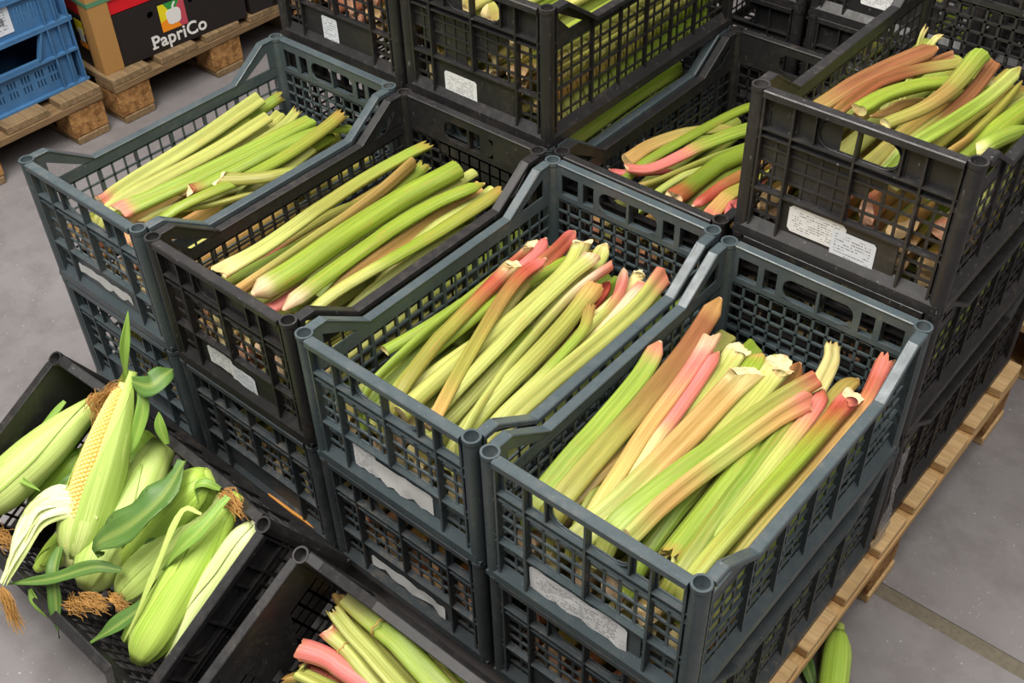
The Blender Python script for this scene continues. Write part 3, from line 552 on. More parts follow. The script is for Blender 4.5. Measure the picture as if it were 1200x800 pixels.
base = t.mix(t.math('MULTIPLY', t.ramp(blot, [(0.56, 0.0), (0.72, 1.0)]), 0.35), base, lin((172, 122, 66)))
base = t.mix(t.math('MULTIPLY', t.ramp(spk, [(0.70, 0.0), (0.76, 1.0)]), 0.5), base, lin((140, 96, 52)))
t.base(base)
t.bump(fib, 0.35, 0.0018)
M['stalk'] = t.m
t = NT('rhubarb_cut', 0.6, 0.3)
n1 = t.noise(t.coord(), 70, 4, 0.7)
colr = t.attr('Col', False)
t.base(t.mix(t.math('MULTIPLY', t.ramp(n1, [(0.48, 0.0), (0.7, 1.0)]), 0.75), colr, lin((176, 112, 58))))
t.bump(n1, 0.4, 0.0015)
M['cut'] = t.m

M['ring'] = solid('brown_growth_ring', (170, 136, 74), 0.6, 0.2, 60)
# corn husk and leaves
t = NT('corn_husk', 0.42, 0.4)
colr = t.attr('Col', False)
sc = t.attr('SC')
fib = t.noise(t.mapping(sc, (24, 24, 0.6)), 1.0, 3, 0.65)
base = t.mix(t.ramp(fib, [(0.36, 0.0), (0.60, 1.0)]), t.mix(1.0, colr, (0.66, 0.76, 0.50), 'MULTIPLY'),
             t.mix(1.0, colr, (1.08, 1.06, 1.08), 'MULTIPLY'))
t.base(base)
t.bump(fib, 0.3, 0.0015)
M['husk'] = t.m
t = NT('corn_leaf', 0.45, 0.4)
colr = t.attr('Col', False)
sc = t.attr('SC')
fib = t.noise(t.mapping(sc, (60, 1, 1.2)), 1.0, 2, 0.5)
t.base(t.mix(t.ramp(fib, [(0.4, 0.0), (0.6, 1.0)]), t.mix(1.0, colr, (0.75, 0.82, 0.7), 'MULTIPLY'),
             t.mix(1.0, colr, (1.15, 1.12, 1.1), 'MULTIPLY')))
t.bump(fib, 0.3, 0.001)
M['leaf'] = t.m
M['silk'] = solid('corn_silk', (178, 132, 70), 0.6, 0.35, 60)
M['kernel'] = solid('corn_kernel', (246, 218, 130), 0.3, 0.12, 140, 0.5)
M['cardboard'] = solid('brown_cardboard', (166, 124, 72), 0.8, 0.08, 90, 0.2)
M['black_card'] = solid('black_printed_card', (34, 29, 28), 0.55, 0.2, 60, 0.35)
M['red_card'] = solid('red_printed_card', (206, 24, 34), 0.45, 0.1, 30, 0.4)
M['white_print'] = solid('white_print', (222, 220, 216), 0.6, 0.03, 40)
M['yellow_print'] = solid('yellow_print', (226, 208, 24), 0.6, 0.03, 40)
M['orange_print'] = solid('orange_print', (238, 140, 24), 0.6, 0.03, 40)
M['green_print'] = solid('green_print', (50, 140, 62), 0.6, 0.03, 40)
M['pink_print'] = solid('pink_print', (186, 70, 84), 0.6, 0.03, 40)
M['strap'] = solid('green_strap', (82, 128, 96), 0.4, 0.1, 40)
M['dark_void'] = solid('dark_card_inside', (30, 26, 24), 0.9, 0.1, 40)


def label_mat(name, tone, columns, seed):
    """white paper with rows of small illegible print"""
    t = NT(name, 0.65, 0.3)
    sc = t.attr('SC')
    sep = t.n('ShaderNodeSeparateXYZ')
    t.l(sc, sep.inputs[0])
    x, y = sep.outputs[0], sep.outputs[1]
    row = t.math('FRACT', t.math('MULTIPLY', y, 11.0))
    inrow = t.math('LESS_THAN', row, 0.42)
    rowid = t.math('FLOOR', t.math('MULTIPLY', y, 11.0))
    cb = t.n('ShaderNodeCombineXYZ')
    t.l(t.math('MULTIPLY', x, 46.0), cb.inputs[0])
    t.l(t.math('MULTIPLY', rowid, 7.31), cb.inputs[1])
    cb.inputs[2].default_value = seed
    let = t.math('GREATER_THAN', t.noise(cb.outputs[0], 1.0, 1, 0.5), 0.47)
    cb2 = t.n('ShaderNodeCombineXYZ')
    t.l(t.math('MULTIPLY', x, columns), cb2.inputs[0])
    t.l(t.math('MULTIPLY', rowid, 3.7), cb2.inputs[1])
    cb2.inputs[2].default_value = seed + 5
    word = t.math('GREATER_THAN', t.noise(cb2.outputs[0], 1.0, 0, 0.5), 0.43)
    mx = t.math('MULTIPLY', t.math('GREATER_THAN', x, 0.07), t.math('LESS_THAN', x, 0.9))
    my = t.math('MULTIPLY', t.math('GREATER_THAN', y, 0.1), t.math('LESS_THAN', y, 0.92))
    ink = t.math('MULTIPLY', t.math('MULTIPLY', inrow, let), t.math('MULTIPLY', word, t.math('MULTIPLY', mx, my)))
    n1 = t.noise(sc, 5, 3)
    paper = t.mix(n1, [v * 0.9 for v in lin(tone)], lin(tone))
    t.base(t.mix(t.math('MULTIPLY', ink, 0.7), paper, lin((60, 60, 64))))
    t.bump(n1, 0.3, 0.002)
    return t.m


M['label'] = label_mat('white_label', (226, 226, 226), 5, 1.0)
M['label_b'] = label_mat('white_label_second', (216, 220, 228), 4, 9.0)
M['label_blank'] = solid('torn_white_label', (214, 214, 212), 0.7, 0.08, 25)

# ------------------------------------------------------------------ crate meshes
CW, CL, CH = 0.352, 0.600, 0.2565
NX = 12
X0 = 0.027
PX = (CW - 2 * X0) / NX
ZR0, PZ, NZ, MZ = 0.0205, 0.0234, 7, 3


def corner_fill(mb, cx, cz, r, sx, sz, y0, y1, n=5):
    """fills the corner of an opening outside a quarter circle"""
    kx, kz = cx + sx * r, cz + sz * r
    pts = [(kx, kz)] + [(cx + sx * r * math.cos(a), cz + sz * r * math.sin(a)) for a in
                        [PI / 2 * i / n for i in range(n + 1)]]
    for i in range(1, len(pts) - 1):
        tri = [pts[0], pts[i], pts[i + 1]]
        if sx * sz > 0:
            tri.reverse()
        mb.prism(tri, lambda x, z: (x, y0, z), lambda x, z: (x, y1, z))


def end_wall(black=False, closed=0, seed=1, hand=0):
    rnd = random.Random(seed)
    mb = MB()
    y0, y1 = 0.0145, 0.0172
    xe = CW - X0
    zt = ZR0 + NZ * PZ
    # lattice
    for i in range(NX + 1):
        x = X0 + i * PX
        w = 0.0023
        mb.box(x - w, x + w, y0, y1, 0.004, zt)
    for j in range(NZ + 1):
        z = ZR0 + j * PZ
        w = 0.0019 if j != MZ else 0.0030
        mb.box(X0, xe, y0 - 0.001, y1, z - w, z + w)
    if closed:
        for i in range(NX):
            for j in range(NZ):
                lim = closed - 0.9 * max(0, i - 4) - (1.5 if i < 3 else 0)
                if (NZ - 1 - j) + rnd.uniform(-0.6, 0.6) < lim:
                    mb.box(X0 + i * PX, X0 + (i + 1) * PX, y1 - 0.0012, y1, ZR0 + j * PZ, ZR0 + (j + 1) * PZ)
    # solid band over the lattice, row of openings, top rail
    zo0, zo1 = 0.1965, 0.2370
    mb.box(X0, xe, y0, y1, zt, zo0)
    mb.box(X0, xe, y0, y1, zo1, CH - 0.003)
    span = xe - X0
    ops = [(0.03, 0.15, 's'), (0.185, 0.262, 's'), (0.30, 0.492, 'L'), (0.508, 0.70, 'R'), (0.738, 0.815, 's'), (0.85, 0.97, 's')]
    xs = X0
    for a, b, k in ops:
        xa, xb = X0 + a * span, X0 + b * span
        mb.box(xs, xa, y0, y1, zo0, zo1)
        xs = xb
        if black and k == 's':
            mb.box(xa, xb, y1 - 0.0013, y1, zo0, zo1)
        if k in 'LR':
            r = 0.0165
            za, zb = zo0 + 0.002, zo1
            if k == 'L':
                corner_fill(mb, xa + r, za + r, r, -1, -1, y0, y1)
                corner_fill(mb, xa + r, zb - r, r, -1, 1, y0, y1)
            else:
                corner_fill(mb, xb - r, za + r, r, 1, -1, y0, y1)
                corner_fill(mb, xb - r, zb - r, r, 1, 1, y0, y1)
            if hand == 2:
                mb.box(xa, xb, y1 - 0.0013, y1, zo0, zo1)
            elif hand == 1 and k == 'L':
                mb.box(xa, xa + (xb - xa) * 0.55, y1 - 0.0013, y1, zo0, zo1)
    mb.box(xs, xe, y0, y1, zo0, zo1)
    # raised outline of the hand hold
    r = (zo1 - zo0) / 2 + 0.002
    zc = (zo0 + zo1) / 2
    xl, xr = X0 + 0.30 * span + r - 0.003, X0 + 0.70 * span - r + 0.003
    pts = []
    for i in range(9):
        a = PI / 2 + PI * i / 8
        pts.append((xl + r * math.cos(a), y0 - 0.001, zc + r * math.sin(a)))
    for i in range(9):
        a = -PI / 2 + PI * i / 8
        pts.append((xr + r * math.cos(a), y0 - 0.001, zc + r * math.sin(a)))
    pts.append(pts[0])
    mb.tube(pts, 0.0016, 5, caps=False)
    # outside ribs
    for i in (2, 6, 10):
        x = X0 + i * PX
        zb = 0.02 if i != 6 else ZR0 + MZ * PZ
        mb.hexa([(x - 0.002, 0.0035, zb), (x + 0.002, 0.0035, zb), (x + 0.002, y0, zb - 0.008), (x - 0.002, y0, zb - 0.008),
                 (x - 0.0016, 0.0045, CH - 0.006), (x + 0.0016, 0.0045, CH - 0.006), (x + 0.0016, y0, CH - 0.004), (x - 0.0016, y0, CH - 0.004)])
    for x in (X0 + 0.28 * span, X0 + 0.72 * span):
        mb.box(x - 0.0013, x + 0.0013, 0.007, y0, zo0 - 0.004, CH - 0.004)
    mb.box(0.014, CW - 0.014, 0.005, y0, 0.1925, 0.1950)
    mb.box(0.014, CW - 0.014, 0.006, y0, 0.1800, 0.1822)
    mb.box(0.014, CW - 0.014, 0.005, y0, ZR0 + MZ * PZ - 0.0015, ZR0 + MZ * PZ + 0.0015)
    # rounded top rim
    rim = [(0.0010, CH - 0.011), (0.0030, CH - 0.011), (0.0040, CH - 0.004), (0.0180, CH - 0.004), (0.0185, CH - 0.0012),
           (0.0170, CH), (0.0030, CH), (0.0012, CH - 0.0015)]
    mb.prism(rim, lambda y, z: (0.0262, y, z), lambda y, z: (CW - 0.0262, y, z))
    # flared foot
    foot = [(0.0015, 0.0), (0.0150, 0.0), (0.0172, 0.030), (0.0145, 0.034), (0.0030, 0.019), (0.0015, 0.017)]
    mb.prism(foot, lambda y, z: (0.010, y, z), lambda y, z: (CW - 0.010, y, z))
    return mb


def side_wall(black=False):
    mb = MB()
    x0, x1 = 0.0145, 0.0170
    NS = 20
    ps = 0.0255
    s0, s1 = 0.027, CL - 0.027
    p = (s1 - s0) / NS
    zt = ZR0 + 6 * ps
    zd = CH - 0.058
    for i in range(NS + 1):
        s = s0 + i * p
        w = 0.0019 if i not in (4, 10, 16) else 0.0034
        mb.box(x0, x1, s - w, s + w, 0.004, zt)
    for j in range(7):
        z = ZR0 + j * ps
        w = 0.0018 if j != 3 else 0.0028
        mb.box(x0 - 0.0008, x1, s0, s1, z - w, z + w)
    mb.box(x0, x1, s0, s1, zt, zd - 0.001)
    # high ends with the slanted strut round a triangular opening
    for m in (0, 1):
        q = (lambda s: s) if not m else (lambda s: CL - s)
        for poly in ([(0.026, zd - 0.002), (0.044, zd - 0.002), (0.044, CH - 0.002), (0.026, CH - 0.002)],
                     [(0.044, CH - 0.021), (0.112, zd - 0.002), (0.138, zd - 0.002), (0.058, CH - 0.002), (0.044, CH - 0.002)]):
            if black:
                pass
            pl = [(q(a), b) for a, b in poly]
            if m:
                pl.reverse()
            mb.prism(pl, lambda s, z: (x1, s, z), lambda s, z: (x0, s, z))
    if black:
        for q in ((lambda s: s), (lambda s: CL - s)):
            pl = [(q(0.044), zd - 0.002), (q(0.075), zd - 0.002), (q(0.044), CH - 0.03)]
            mb.prism(pl, lambda s, z: (x1, s, z), lambda s, z: (x0 + 0.001, s, z))
    # rim follows the dip
    line = [(0.0262, CH), (0.054, CH), (0.134, zd + 0.002), (CL - 0.134, zd + 0.002), (CL - 0.054, CH), (CL - 0.0262, CH)]
    for k in range(len(line) - 1):
        (sa, za), (sb, zb) = line[k], line[k + 1]
        prof = [(0.0010, -0.009), (0.0028, -0.009), (0.0040, -0.004), (0.0180, -0.004), (0.0186, -0.0012), (0.0172, 0), (0.0030, 0), (0.0012, -0.0015)]
        mb.prism(prof, lambda x, z: (x, sa - 0.0004, za + z), lambda x, z: (x, sb + 0.0004, zb + z))
    # outside ribs
    for i in (4, 7, 10, 13, 16):
        s = s0 + i * p
        mb.box(0.0095 if black else 0.0068, x0, s - 0.0018, s + 0.0018, 0.018, zd - 0.002)
    mb.box(0.0118, x0, 0.026, CL - 0.026, ZR0 + 3 * ps - 0.0015, ZR0 + 3 * ps + 0.0015)
    foot = [(0.0015, 0.0), (0.0150, 0.0), (0.0170, 0.030), (0.0145, 0.034), (0.0030, 0.019), (0.0015, 0.017)]
    mb.prism(foot, lambda x, z: (x, CL - 0.010, z), lambda x, z: (x, 0.010, z))
    return mb


def corner_post():
    mb = MB()
    c = (0.0142, 0.0142)
    n = 18
    mb.cyl(c, 0.0128, 0.006, CH - 0.008, n)
    mb.cyl(c, 0.0128, CH - 0.008, CH - 0.006, n, 0.0138)
    mb.cyl(c, 0.0138, CH - 0.006, CH + 0.001, n)
    mb.ring_top(c, 0.0138, 0.0105, CH + 0.001, n)
    a, b = mb.cyl(c, 0.0098, CH - 0.020, CH + 0.001, n, 0.0105)
    for q in range(len(mb.f) - n, len(mb.f)):
        mb.f[q] = tuple(reversed(mb.f[q]))
    mb.face(a)
    for sw in (0, 1):
        def bx(u0, u1, v0, v1, z0, z1):
            if sw:
                mb.box(v0, v1, u0, u1, z0, z1)
            else:
                mb.box(u0, u1, v0, v1, z0, z1)
        bx(0.0265, 0.030, 0.0146, 0.0174, 0.004, CH - 0.003)
        bx(0.0262, 0.0298, 0.0045, 0.0150, 0.018, CH - 0.004)
        for z in (0.030, 0.102, 0.176, 0.192, 0.236):
            bx(0.0262 if z > 0.2 else 0.020, 0.0270, 0.0050, 0.0150, z, z + 0.0025)
    mb.box(0.003, 0.022, 0.003, 0.022, 0.0, 0.008)
    return mb


def crate_floor():
    mb = MB()
    for i in range(13):
        x = 0.016 + i * (CW - 0.032) / 12
        mb.box(x - 0.003, x + 0.003, 0.015, CL - 0.015, 0.003, 0.0075)
    for j in range(23):
        y = 0.016 + j * (CL - 0.032) / 22
        mb.box(0.015, CW - 0.015, y - 0.003, y + 0.003, 0.003, 0.007)
    return mb


def label_plate():
    mb = MB()
    mb.box(X0 + 2 * PX, X0 + 9.6 * PX, 0.0118, 0.0150, 0.016, ZR0 + (MZ - 0.1) * PZ)
    return mb


CM = {}
for key, black, closed, hand in (('slate', False, 0, 0), ('slate_dark', False, 0, 0), ('black', True, 0, 0), ('black_worn', True, 3.6, 1)):
    mt = M[key]
    CM[key] = dict(end=end_wall(black, closed, 3, hand).mesh('end_wall', mt), side=side_wall(black).mesh('side_wall', mt),
                   post=corner_post().mesh('corner_post', mt), floor=crate_floor().mesh('crate_floor', mt),
                   plate=label_plate().mesh('label_plate', mt))
CM['black_worn']['end_open'] = end_wall(True, 0, 3, 0).mesh('end_wall', M['black_worn'])
END_BLIND = end_wall(True, 0, 3, 2).mesh('end_wall', M['black'])
END_PART = end_wall(True, 3.6, 5, 1).mesh('end_wall', M['black'])
END_SHUT = end_wall(True, 3.7, 8, 2).mesh('end_wall', M['black'])


def sticker(parent, outline, mat, name='paper_label', wav=0.0012, seed=0, y=0.0113, label=None):
    """a paper label (outline in metres on the plate, x right, z up), gently buckled"""
    rnd = random.Random(seed)
    xs = [p[0] for p in outline]
    zs = [p[1] for p in outline]
    x0, x1, z0, z1 = min(xs), max(xs), min(zs), max(zs)
    bm = bmesh.new()
    vs = [bm.verts.new((p[0], 0, p[1])) for p in outline]
    bm.faces.new(vs)
    nx, nz = 14, 6
    for k in range(1, nx):
        bmesh.ops.bisect_plane(bm, geom=bm.verts[:] + bm.edges[:] + bm.faces[:], plane_co=(x0 + (x1 - x0) * k / nx, 0, 0), plane_no=(1, 0, 0))
    for k in range(1, nz):
        bmesh.ops.bisect_plane(bm, geom=bm.verts[:] + bm.edges[:] + bm.faces[:], plane_co=(0, 0, z0 + (z1 - z0) * k / nz), plane_no=(0, 0, 1))
    me = bpy.data.meshes.new(name)
    bmesh.ops.triangulate(bm, faces=bm.faces[:])
    bmesh.ops.recalc_face_normals(bm, faces=bm.faces[:])
    sc = []
    for v in bm.verts:
        sc.append(((v.co.x - x0) / (x1 - x0), 1 - (v.co.z - z0) / (z1 - z0), 0))
        nz_ = noise.noise(Vector((v.co.x * 45 + seed, v.co.z * 30, seed * 1.7)))
        v.co.y = y - wav * (0.6 + nz_)
    bm.to_mesh(me)
    bm.free()
    b = me.attributes.new('SC', 'FLOAT_VECTOR', 'POINT')
    b.data.foreach_set('vector', [q for s in sc for q in s])
    me.materials.append(mat)
    wall = [c for c in parent.children if c.name.split('.')[0] == 'end_wall'] if not parent.name.startswith('blue') else []
    o = link(name, me, wall[0] if wall else parent)
    sol = o.modifiers.new('thick', 'SOLIDIFY')
    sol.thickness = 0.0003
    if label:
        o['label'] = label
    return o


def torn(x0, x1, z0, z1, seed, n=9, amp=0.004, round_=0.004):
    """outline with ragged lower edge"""
    rnd = random.Random(seed)
    pts = [(x0 + round_, z1), (x0, z1 - round_)]
    for i in range(n + 1):
        pts.append((x0 + (x1 - x0) * i / n, z0 + rnd.uniform(-amp, amp)))
    pts += [(x1, z1 - round_), (x1 - round_, z1)]
    for i in range(1, n):
        pts.append((x1 + (x0 - x1) * i / n, z1 + rnd.uniform(-amp, amp) * 0.35))
    return pts


def rect_(x0, x1, z0, z1, r=0.003):
    return [(x0 + r, z1), (x0, z1 - r), (x0, z0 + r), (x0 + r, z0), (x1 - r, z0), (x1, z0 + r), (x1, z1 - r), (x1 - r, z1)]


def crate(loc, style, label, group=None, matrix=None, plate=True, front=None, back=None):
    root = empty('produce_crate', loc, label, 'crate', group)
    if matrix is not None:
        root.matrix_world = matrix
    g = CM[style]
    near = link('end_wall', front or g['end'], root)
    link('end_wall', back or g.get('end_open', g['end']), root, (CW, CL, 0), PI)
    link('side_wall', g['side'], root)
    link('side_wall', g['side'], root, (CW, CL, 0), PI)
    link('crate_floor', g['floor'], root)
    for (x, y, sx, sy) in ((0, 0, 1, 1), (CW, 0, -1, 1), (0, CL, 1, -1), (CW, CL, -1, -1)):
        o = link('corner_post', g['post'], root, (x, y, 0))
        o.scale = (sx, sy, 1)
    if plate:
        link('label_plate', g['plate'], near)
    return root


# ------------------------------------------------------------------ floor
def floor_piece(name, x0, x1, y0, y1, z0, z1, mat, nx=1, ny=1):
    mb = MB()
    mb.box(x0, x1, y0, y1, z0, z1)
    return mb.build(name, mat)


fl = bpy.data.objects.new('floor', None)
COL.objects.link(fl)
fl['kind'] = 'structure'
for (y0, y1) in ((-3.0, 0.625), (0.657, 5.0)):
    mb = MB()
    mb.box(0.4, 4.0, y0, y1, -0.05, 0.0)
    mb.build('floor_slab', M['floor'], fl)
mb = MB()
mb.box(-4.0, 0.4, -3.0, 5.0, -0.05, 0.0)
mb.build('floor_slab', M['floor'], fl)
mb = MB()
mb.box(0.4, 4.0, 0.625, 0.657, -0.05, -0.002)
mb.build('joint_filler', M['joint'], fl)


# ------------------------------------------------------------------ pallets
def piece(name, x0, x1, y0, y1, z0, z1, mat, parent, bev=0.002):
    c = ((x0 + x1) / 2, (y0 + y1) / 2, (z0 + z1) / 2)
    mb = MB()
    mb.box(x0 - c[0], x1 - c[0], y0 - c[1], y1 - c[1], z0 - c[2], z1 - c[2])
    o = mb.build(name, mat, parent, bevel=bev)
    o.location = c
    return o


def pallet(loc, sx, sy, nb, bw, label, old=False, rz=0.0, seed=1, base=0.144, group=None):
    rnd = random.Random(seed)
    root = empty('wooden_pallet', loc, label, 'pallet', group, (0, 0, rz))
    a, s = (M['pallet_old'], M['stringer_old']) if old else (M['pallet_new'], M['stringer_new'])
    t = 0.021
    for i in range(nb):
        y = (sy - bw) * i / (nb - 1)
        j = rnd.uniform(-0.0025, 0.0005)
        piece('deck_board', 0.0 + j, sx + j, y, y + bw, base - t, base, a, root)
    for y in (0.0, sy / 2 - 0.06, sy - 0.12):
        piece('bottom_board', 0.0, sx, y + 0.008, y + 0.112, 0.0, t, a, root)
    for x in (0.0, sx / 2 - 0.05, sx - 0.10):
        piece('stringer_board', x, x + 0.10, 0.0, sy, base - 2 * t, base - t - 0.0004, s, root)
        for y in (0.0, sy / 2 - 0.06, sy - 0.12):
            piece('block', x + 0.004, x + 0.096, y + 0.003, y + 0.117, t + 0.0004, base - 2 * t - 0.0004, M['block'], root, 0.003)
    return root


pallet((-0.002, 0.095, 0), 0.72, 1.11, 9, 0.098, 'pale wooden pallet under the two left columns of crates', base=0.144)
pallet((0.733, 0.095, 0), 0.72, 1.11, 9, 0.098, 'pale wooden pallet under the nearest crates, its board ends showing beside bare floor', seed=4, base=0.144)
pallet((0.44, 1.325, 0), 0.72, 1.0, 7, 0.09, 'wooden pallet under the black crate columns at the back', seed=5)
pallet((1.165, 1.325, 0), 0.36, 1.0, 7, 0.09, 'wooden pallet at the far right edge behind the near stack', seed=6)
pallet((-1.81, -0.09, 0), 0.80, 0.80, 5, 0.13, 'weathered wooden pallet carrying the blue crates', True, 0.0, 7)
pallet((-1.80, 0.745, 0), 0.80, 0.80, 5, 0.13, 'weathered wooden pallet carrying the black printed cartons', True, 0.0, 8)

# ------------------------------------------------------------------ crates
XC = (0.003, 0.366, 0.723, 1.0785)
DZ = (0.009, 0.010, 0.004, -0.003)
ZP = 0.144
low = []
LOWLAB = ('lower slate crate under the leftmost slate crate', 'lower dark slate crate under the black front crate',
          'lower dark slate crate with a torn crumpled label, under the middle slate crate',
          'lower dusty slate crate under the nearest slate crate')
for i, st in enumerate(('slate', 'slate_dark', 'slate_dark', 'slate_dark')):
    low.append(crate((XC[i] + (0.003 if i == 3 else 0), 0.0, ZP + max(DZ[i], 0.0005) * 0.5), st, LOWLAB[i], 'crates on the pallets'))
G = 'crates on the pallets'
c1 = crate((XC[0], 0, ZP + CH + DZ[0]), 'slate', 'leftmost slate crate, open, of rhubarb, beside the bare floor', G)
c2 = crate((XC[1], 0, ZP + CH + DZ[1]), 'black', 'black front crate of rhubarb between two slate crates', G, front=END_BLIND, back=END_PART)
c3 = crate((XC[2], 0, ZP + CH + DZ[2]), 'slate', 'middle slate crate of rhubarb with a wide crumpled white label', G)
c4 = crate((XC[3], 0, ZP + CH + DZ[3]), 'slate', 'nearest slate crate, heaped with rhubarb, at the pallet corner', G)
YB = 0.608
XB = (0.002, 0.359, 0.715, 1.0775)
BL = {(0, 0): ('black', 'black bottom crate hidden at the back of the far left column'),
      (1, 0): ('black', 'black bottom crate at the back of the second column'),
      (2, 0): ('black', 'black bottom crate under the open back crate with red rhubarb'),
      (3, 0): ('black', 'black bottom crate on the pallet edge at the right rear'),
      (0, 1): ('black', 'black crate of the second layer behind the leftmost slate crate'),
      (1, 1): ('slate', 'slate crate with dark green stalks squeezed under a black crate'),
      (2, 1): ('black', 'open black back crate holding rhubarb with bright red feet'),
      (3, 1): ('black', 'black second-layer crate under the raised black crate at right'),
      (0, 2): ('black', 'black top crate at the back left with a small upright white label'),
      (1, 2): ('black', 'black top crate whose side mesh shows bright green stalks'),
      (3, 2): ('black_worn', 'raised black crate at right with two overlapping white labels')}
BK = {}
for (i, l), (st, lab) in BL.items():
    BK[(i, l)] = crate((XB[i], YB, ZP + l * CH), st, lab, G, front=END_PART if (i, l) == (1, 2) else None)
GR = 'crates of the stack farther back'
for i, x in enumerate((0.443, 0.803, 1.165)):
    for l in range(3):
        crate((x, 1.335, ZP + l * CH), 'black', ('bottom', 'middle', 'top')[l] + ' black crate of the ' + ('first', 'second', 'third')[i] +
              ' column from the left in the rear stack', GR)


def tilt_matrix(p):
    return Matrix.Translation(Vector(p[:3])) @ Matrix.Rotation(p[3], 4, 'Z') @ Matrix.Rotation(p[4], 4, 'X')


TM_H, TM_C = tilt_matrix(TILT_H), tilt_matrix(TILT_C)
TURN = Matrix.Translation((0, CW, 0)) @ Matrix.Rotation(-PI / 2, 4, 'Z')
ch = crate((0, 0, 0), 'black', 'tilted black crate of pink ended rhubarb leaning on the pallet at the bottom', 'tilted display crates', TM_H @ TURN, plate=False, front=END_SHUT, back=END_SHUT)
cc = crate((0, 0, 0), 'black', 'tilted black crate full of corn ears leaning on the pallet', 'tilted display crates', TM_C @ TURN, plate=False, front=END_SHUT, back=END_SHUT)

# paper labels
PL = (X0 + 2 * PX, X0 + 9.6 * PX)
sticker(c1, torn(PL[0] + 0.006, PL[1] - 0.02, 0.046, 0.066, 3, 11, 0.006), M['label_blank'], seed=3, label='torn strip of blank white paper')
sticker(c2, torn(PL[0] + 0.02, PL[0] + 0.085, 0.036, 0.076, 5, 6, 0.004), M['label'], seed=5)
sticker(c2, torn(PL[0] + 0.078, PL[0] + 0.140, 0.030, 0.066, 6, 6, 0.004), M['label_b'], seed=6, y=0.0108)
sticker(c3, torn(PL[0] + 0.012, PL[0] + 0.06, 0.034, 0.082, 7, 5, 0.003), M['label'], seed=7, wav=0.002)
sticker(c3, torn(PL[0] + 0.054, PL[1] - 0.012, 0.034, 0.076, 8, 9, 0.006), M['label_blank'], seed=8, wav=0.0025, y=0.0108)
sticker(c4, torn(PL[0] + 0.004, PL[1] - 0.02, 0.030, 0.078, 9, 11, 0.004), M['label'], seed=9, wav=0.0022)
sticker(low[2], torn(PL[0] + 0.01, PL[1] - 0.01, 0.036, 0.062, 11, 11, 0.010), M['label_blank'], seed=11, wav=0.002, label='torn crumpled blank paper strip')
g = BK[(3, 2)]
sticker(g, rect_(PL[0] + 0.014, PL[0] + 0.108, 0.036, 0.083, 0.006), M['label'], seed=13, wav=0.0006)
sticker(g, rect_(PL[0] + 0.088, PL[0] + 0.158, 0.016, 0.072, 0.004), M['label_b'], seed=14, wav=0.0004, y=0.0106)
sticker(BK[(1, 2)], rect_(PL[0] + 0.022, PL[0] + 0.100, 0.022, 0.068, 0.004), M['label'], seed=15, wav=0.0004)
sticker(BK[(0, 2)], rect_(PL[0] + 0.052, PL[0] + 0.095, 0.022, 0.078, 0.003), M['label_b'], seed=16, wav=0.0004)

RC = {o['label']: o for o in bpy.data.objects if o.parent is None and o.get('group') == GR}
sticker(RC['top black crate of the second column from the left in the rear stack'], rect_(PL[0] + 0.03, PL[0] + 0.105, 0.050, 0.086, 0.003), M['label'], seed=21, wav=0.0004)
sticker(RC['top black crate of the third column from the left in the rear stack'], rect_(PL[0] + 0.012, PL[0] + 0.06, 0.024, 0.07, 0.003), M['label_b'], seed=22, wav=0.0004)

# ------------------------------------------------------------------ rhubarb
PAL = {k: lin(v) for k, v in {
    'rb': (142, 62, 48), 'gl': (188, 194, 108), 'g': (140, 168, 52), 'ol': (152, 150, 66), 'br': (158, 120, 66), 'rd': (178, 44, 58), 'pk': (234, 110, 124),
    'wh': (236, 200, 178), 'sal': (216, 164, 104), 'cr': (234, 220, 158), 'dg': (108, 140, 36)}.items()}


def mixc(a, b, t):
    return tuple(a[i] * (1 - t) + b[i] * t for i in range(3))


def catmull(P, n):
    P = [Vector(p) for p in P]
    if len(P) == 2:
        P = [P[0], (P[0] + P[1]) / 2, P[1]]
    Q = [P[0] * 2 - P[1]] + P + [P[-1] * 2 - P[-2]]
    m = len(P) - 1
    out = []
    for k in range(n + 1):
        t = k / n * m
        i = min(int(t), m - 1)
        f = t - i
        a, b, c, d = Q[i], Q[i + 1], Q[i + 2], Q[i + 3]
        out.append(0.5 * ((2 * b) + (c - a) * f + (2 * a - 5 * b + 4 * c - d) * f * f + (3 * b - a - 3 * c + d) * f ** 3))
    return out


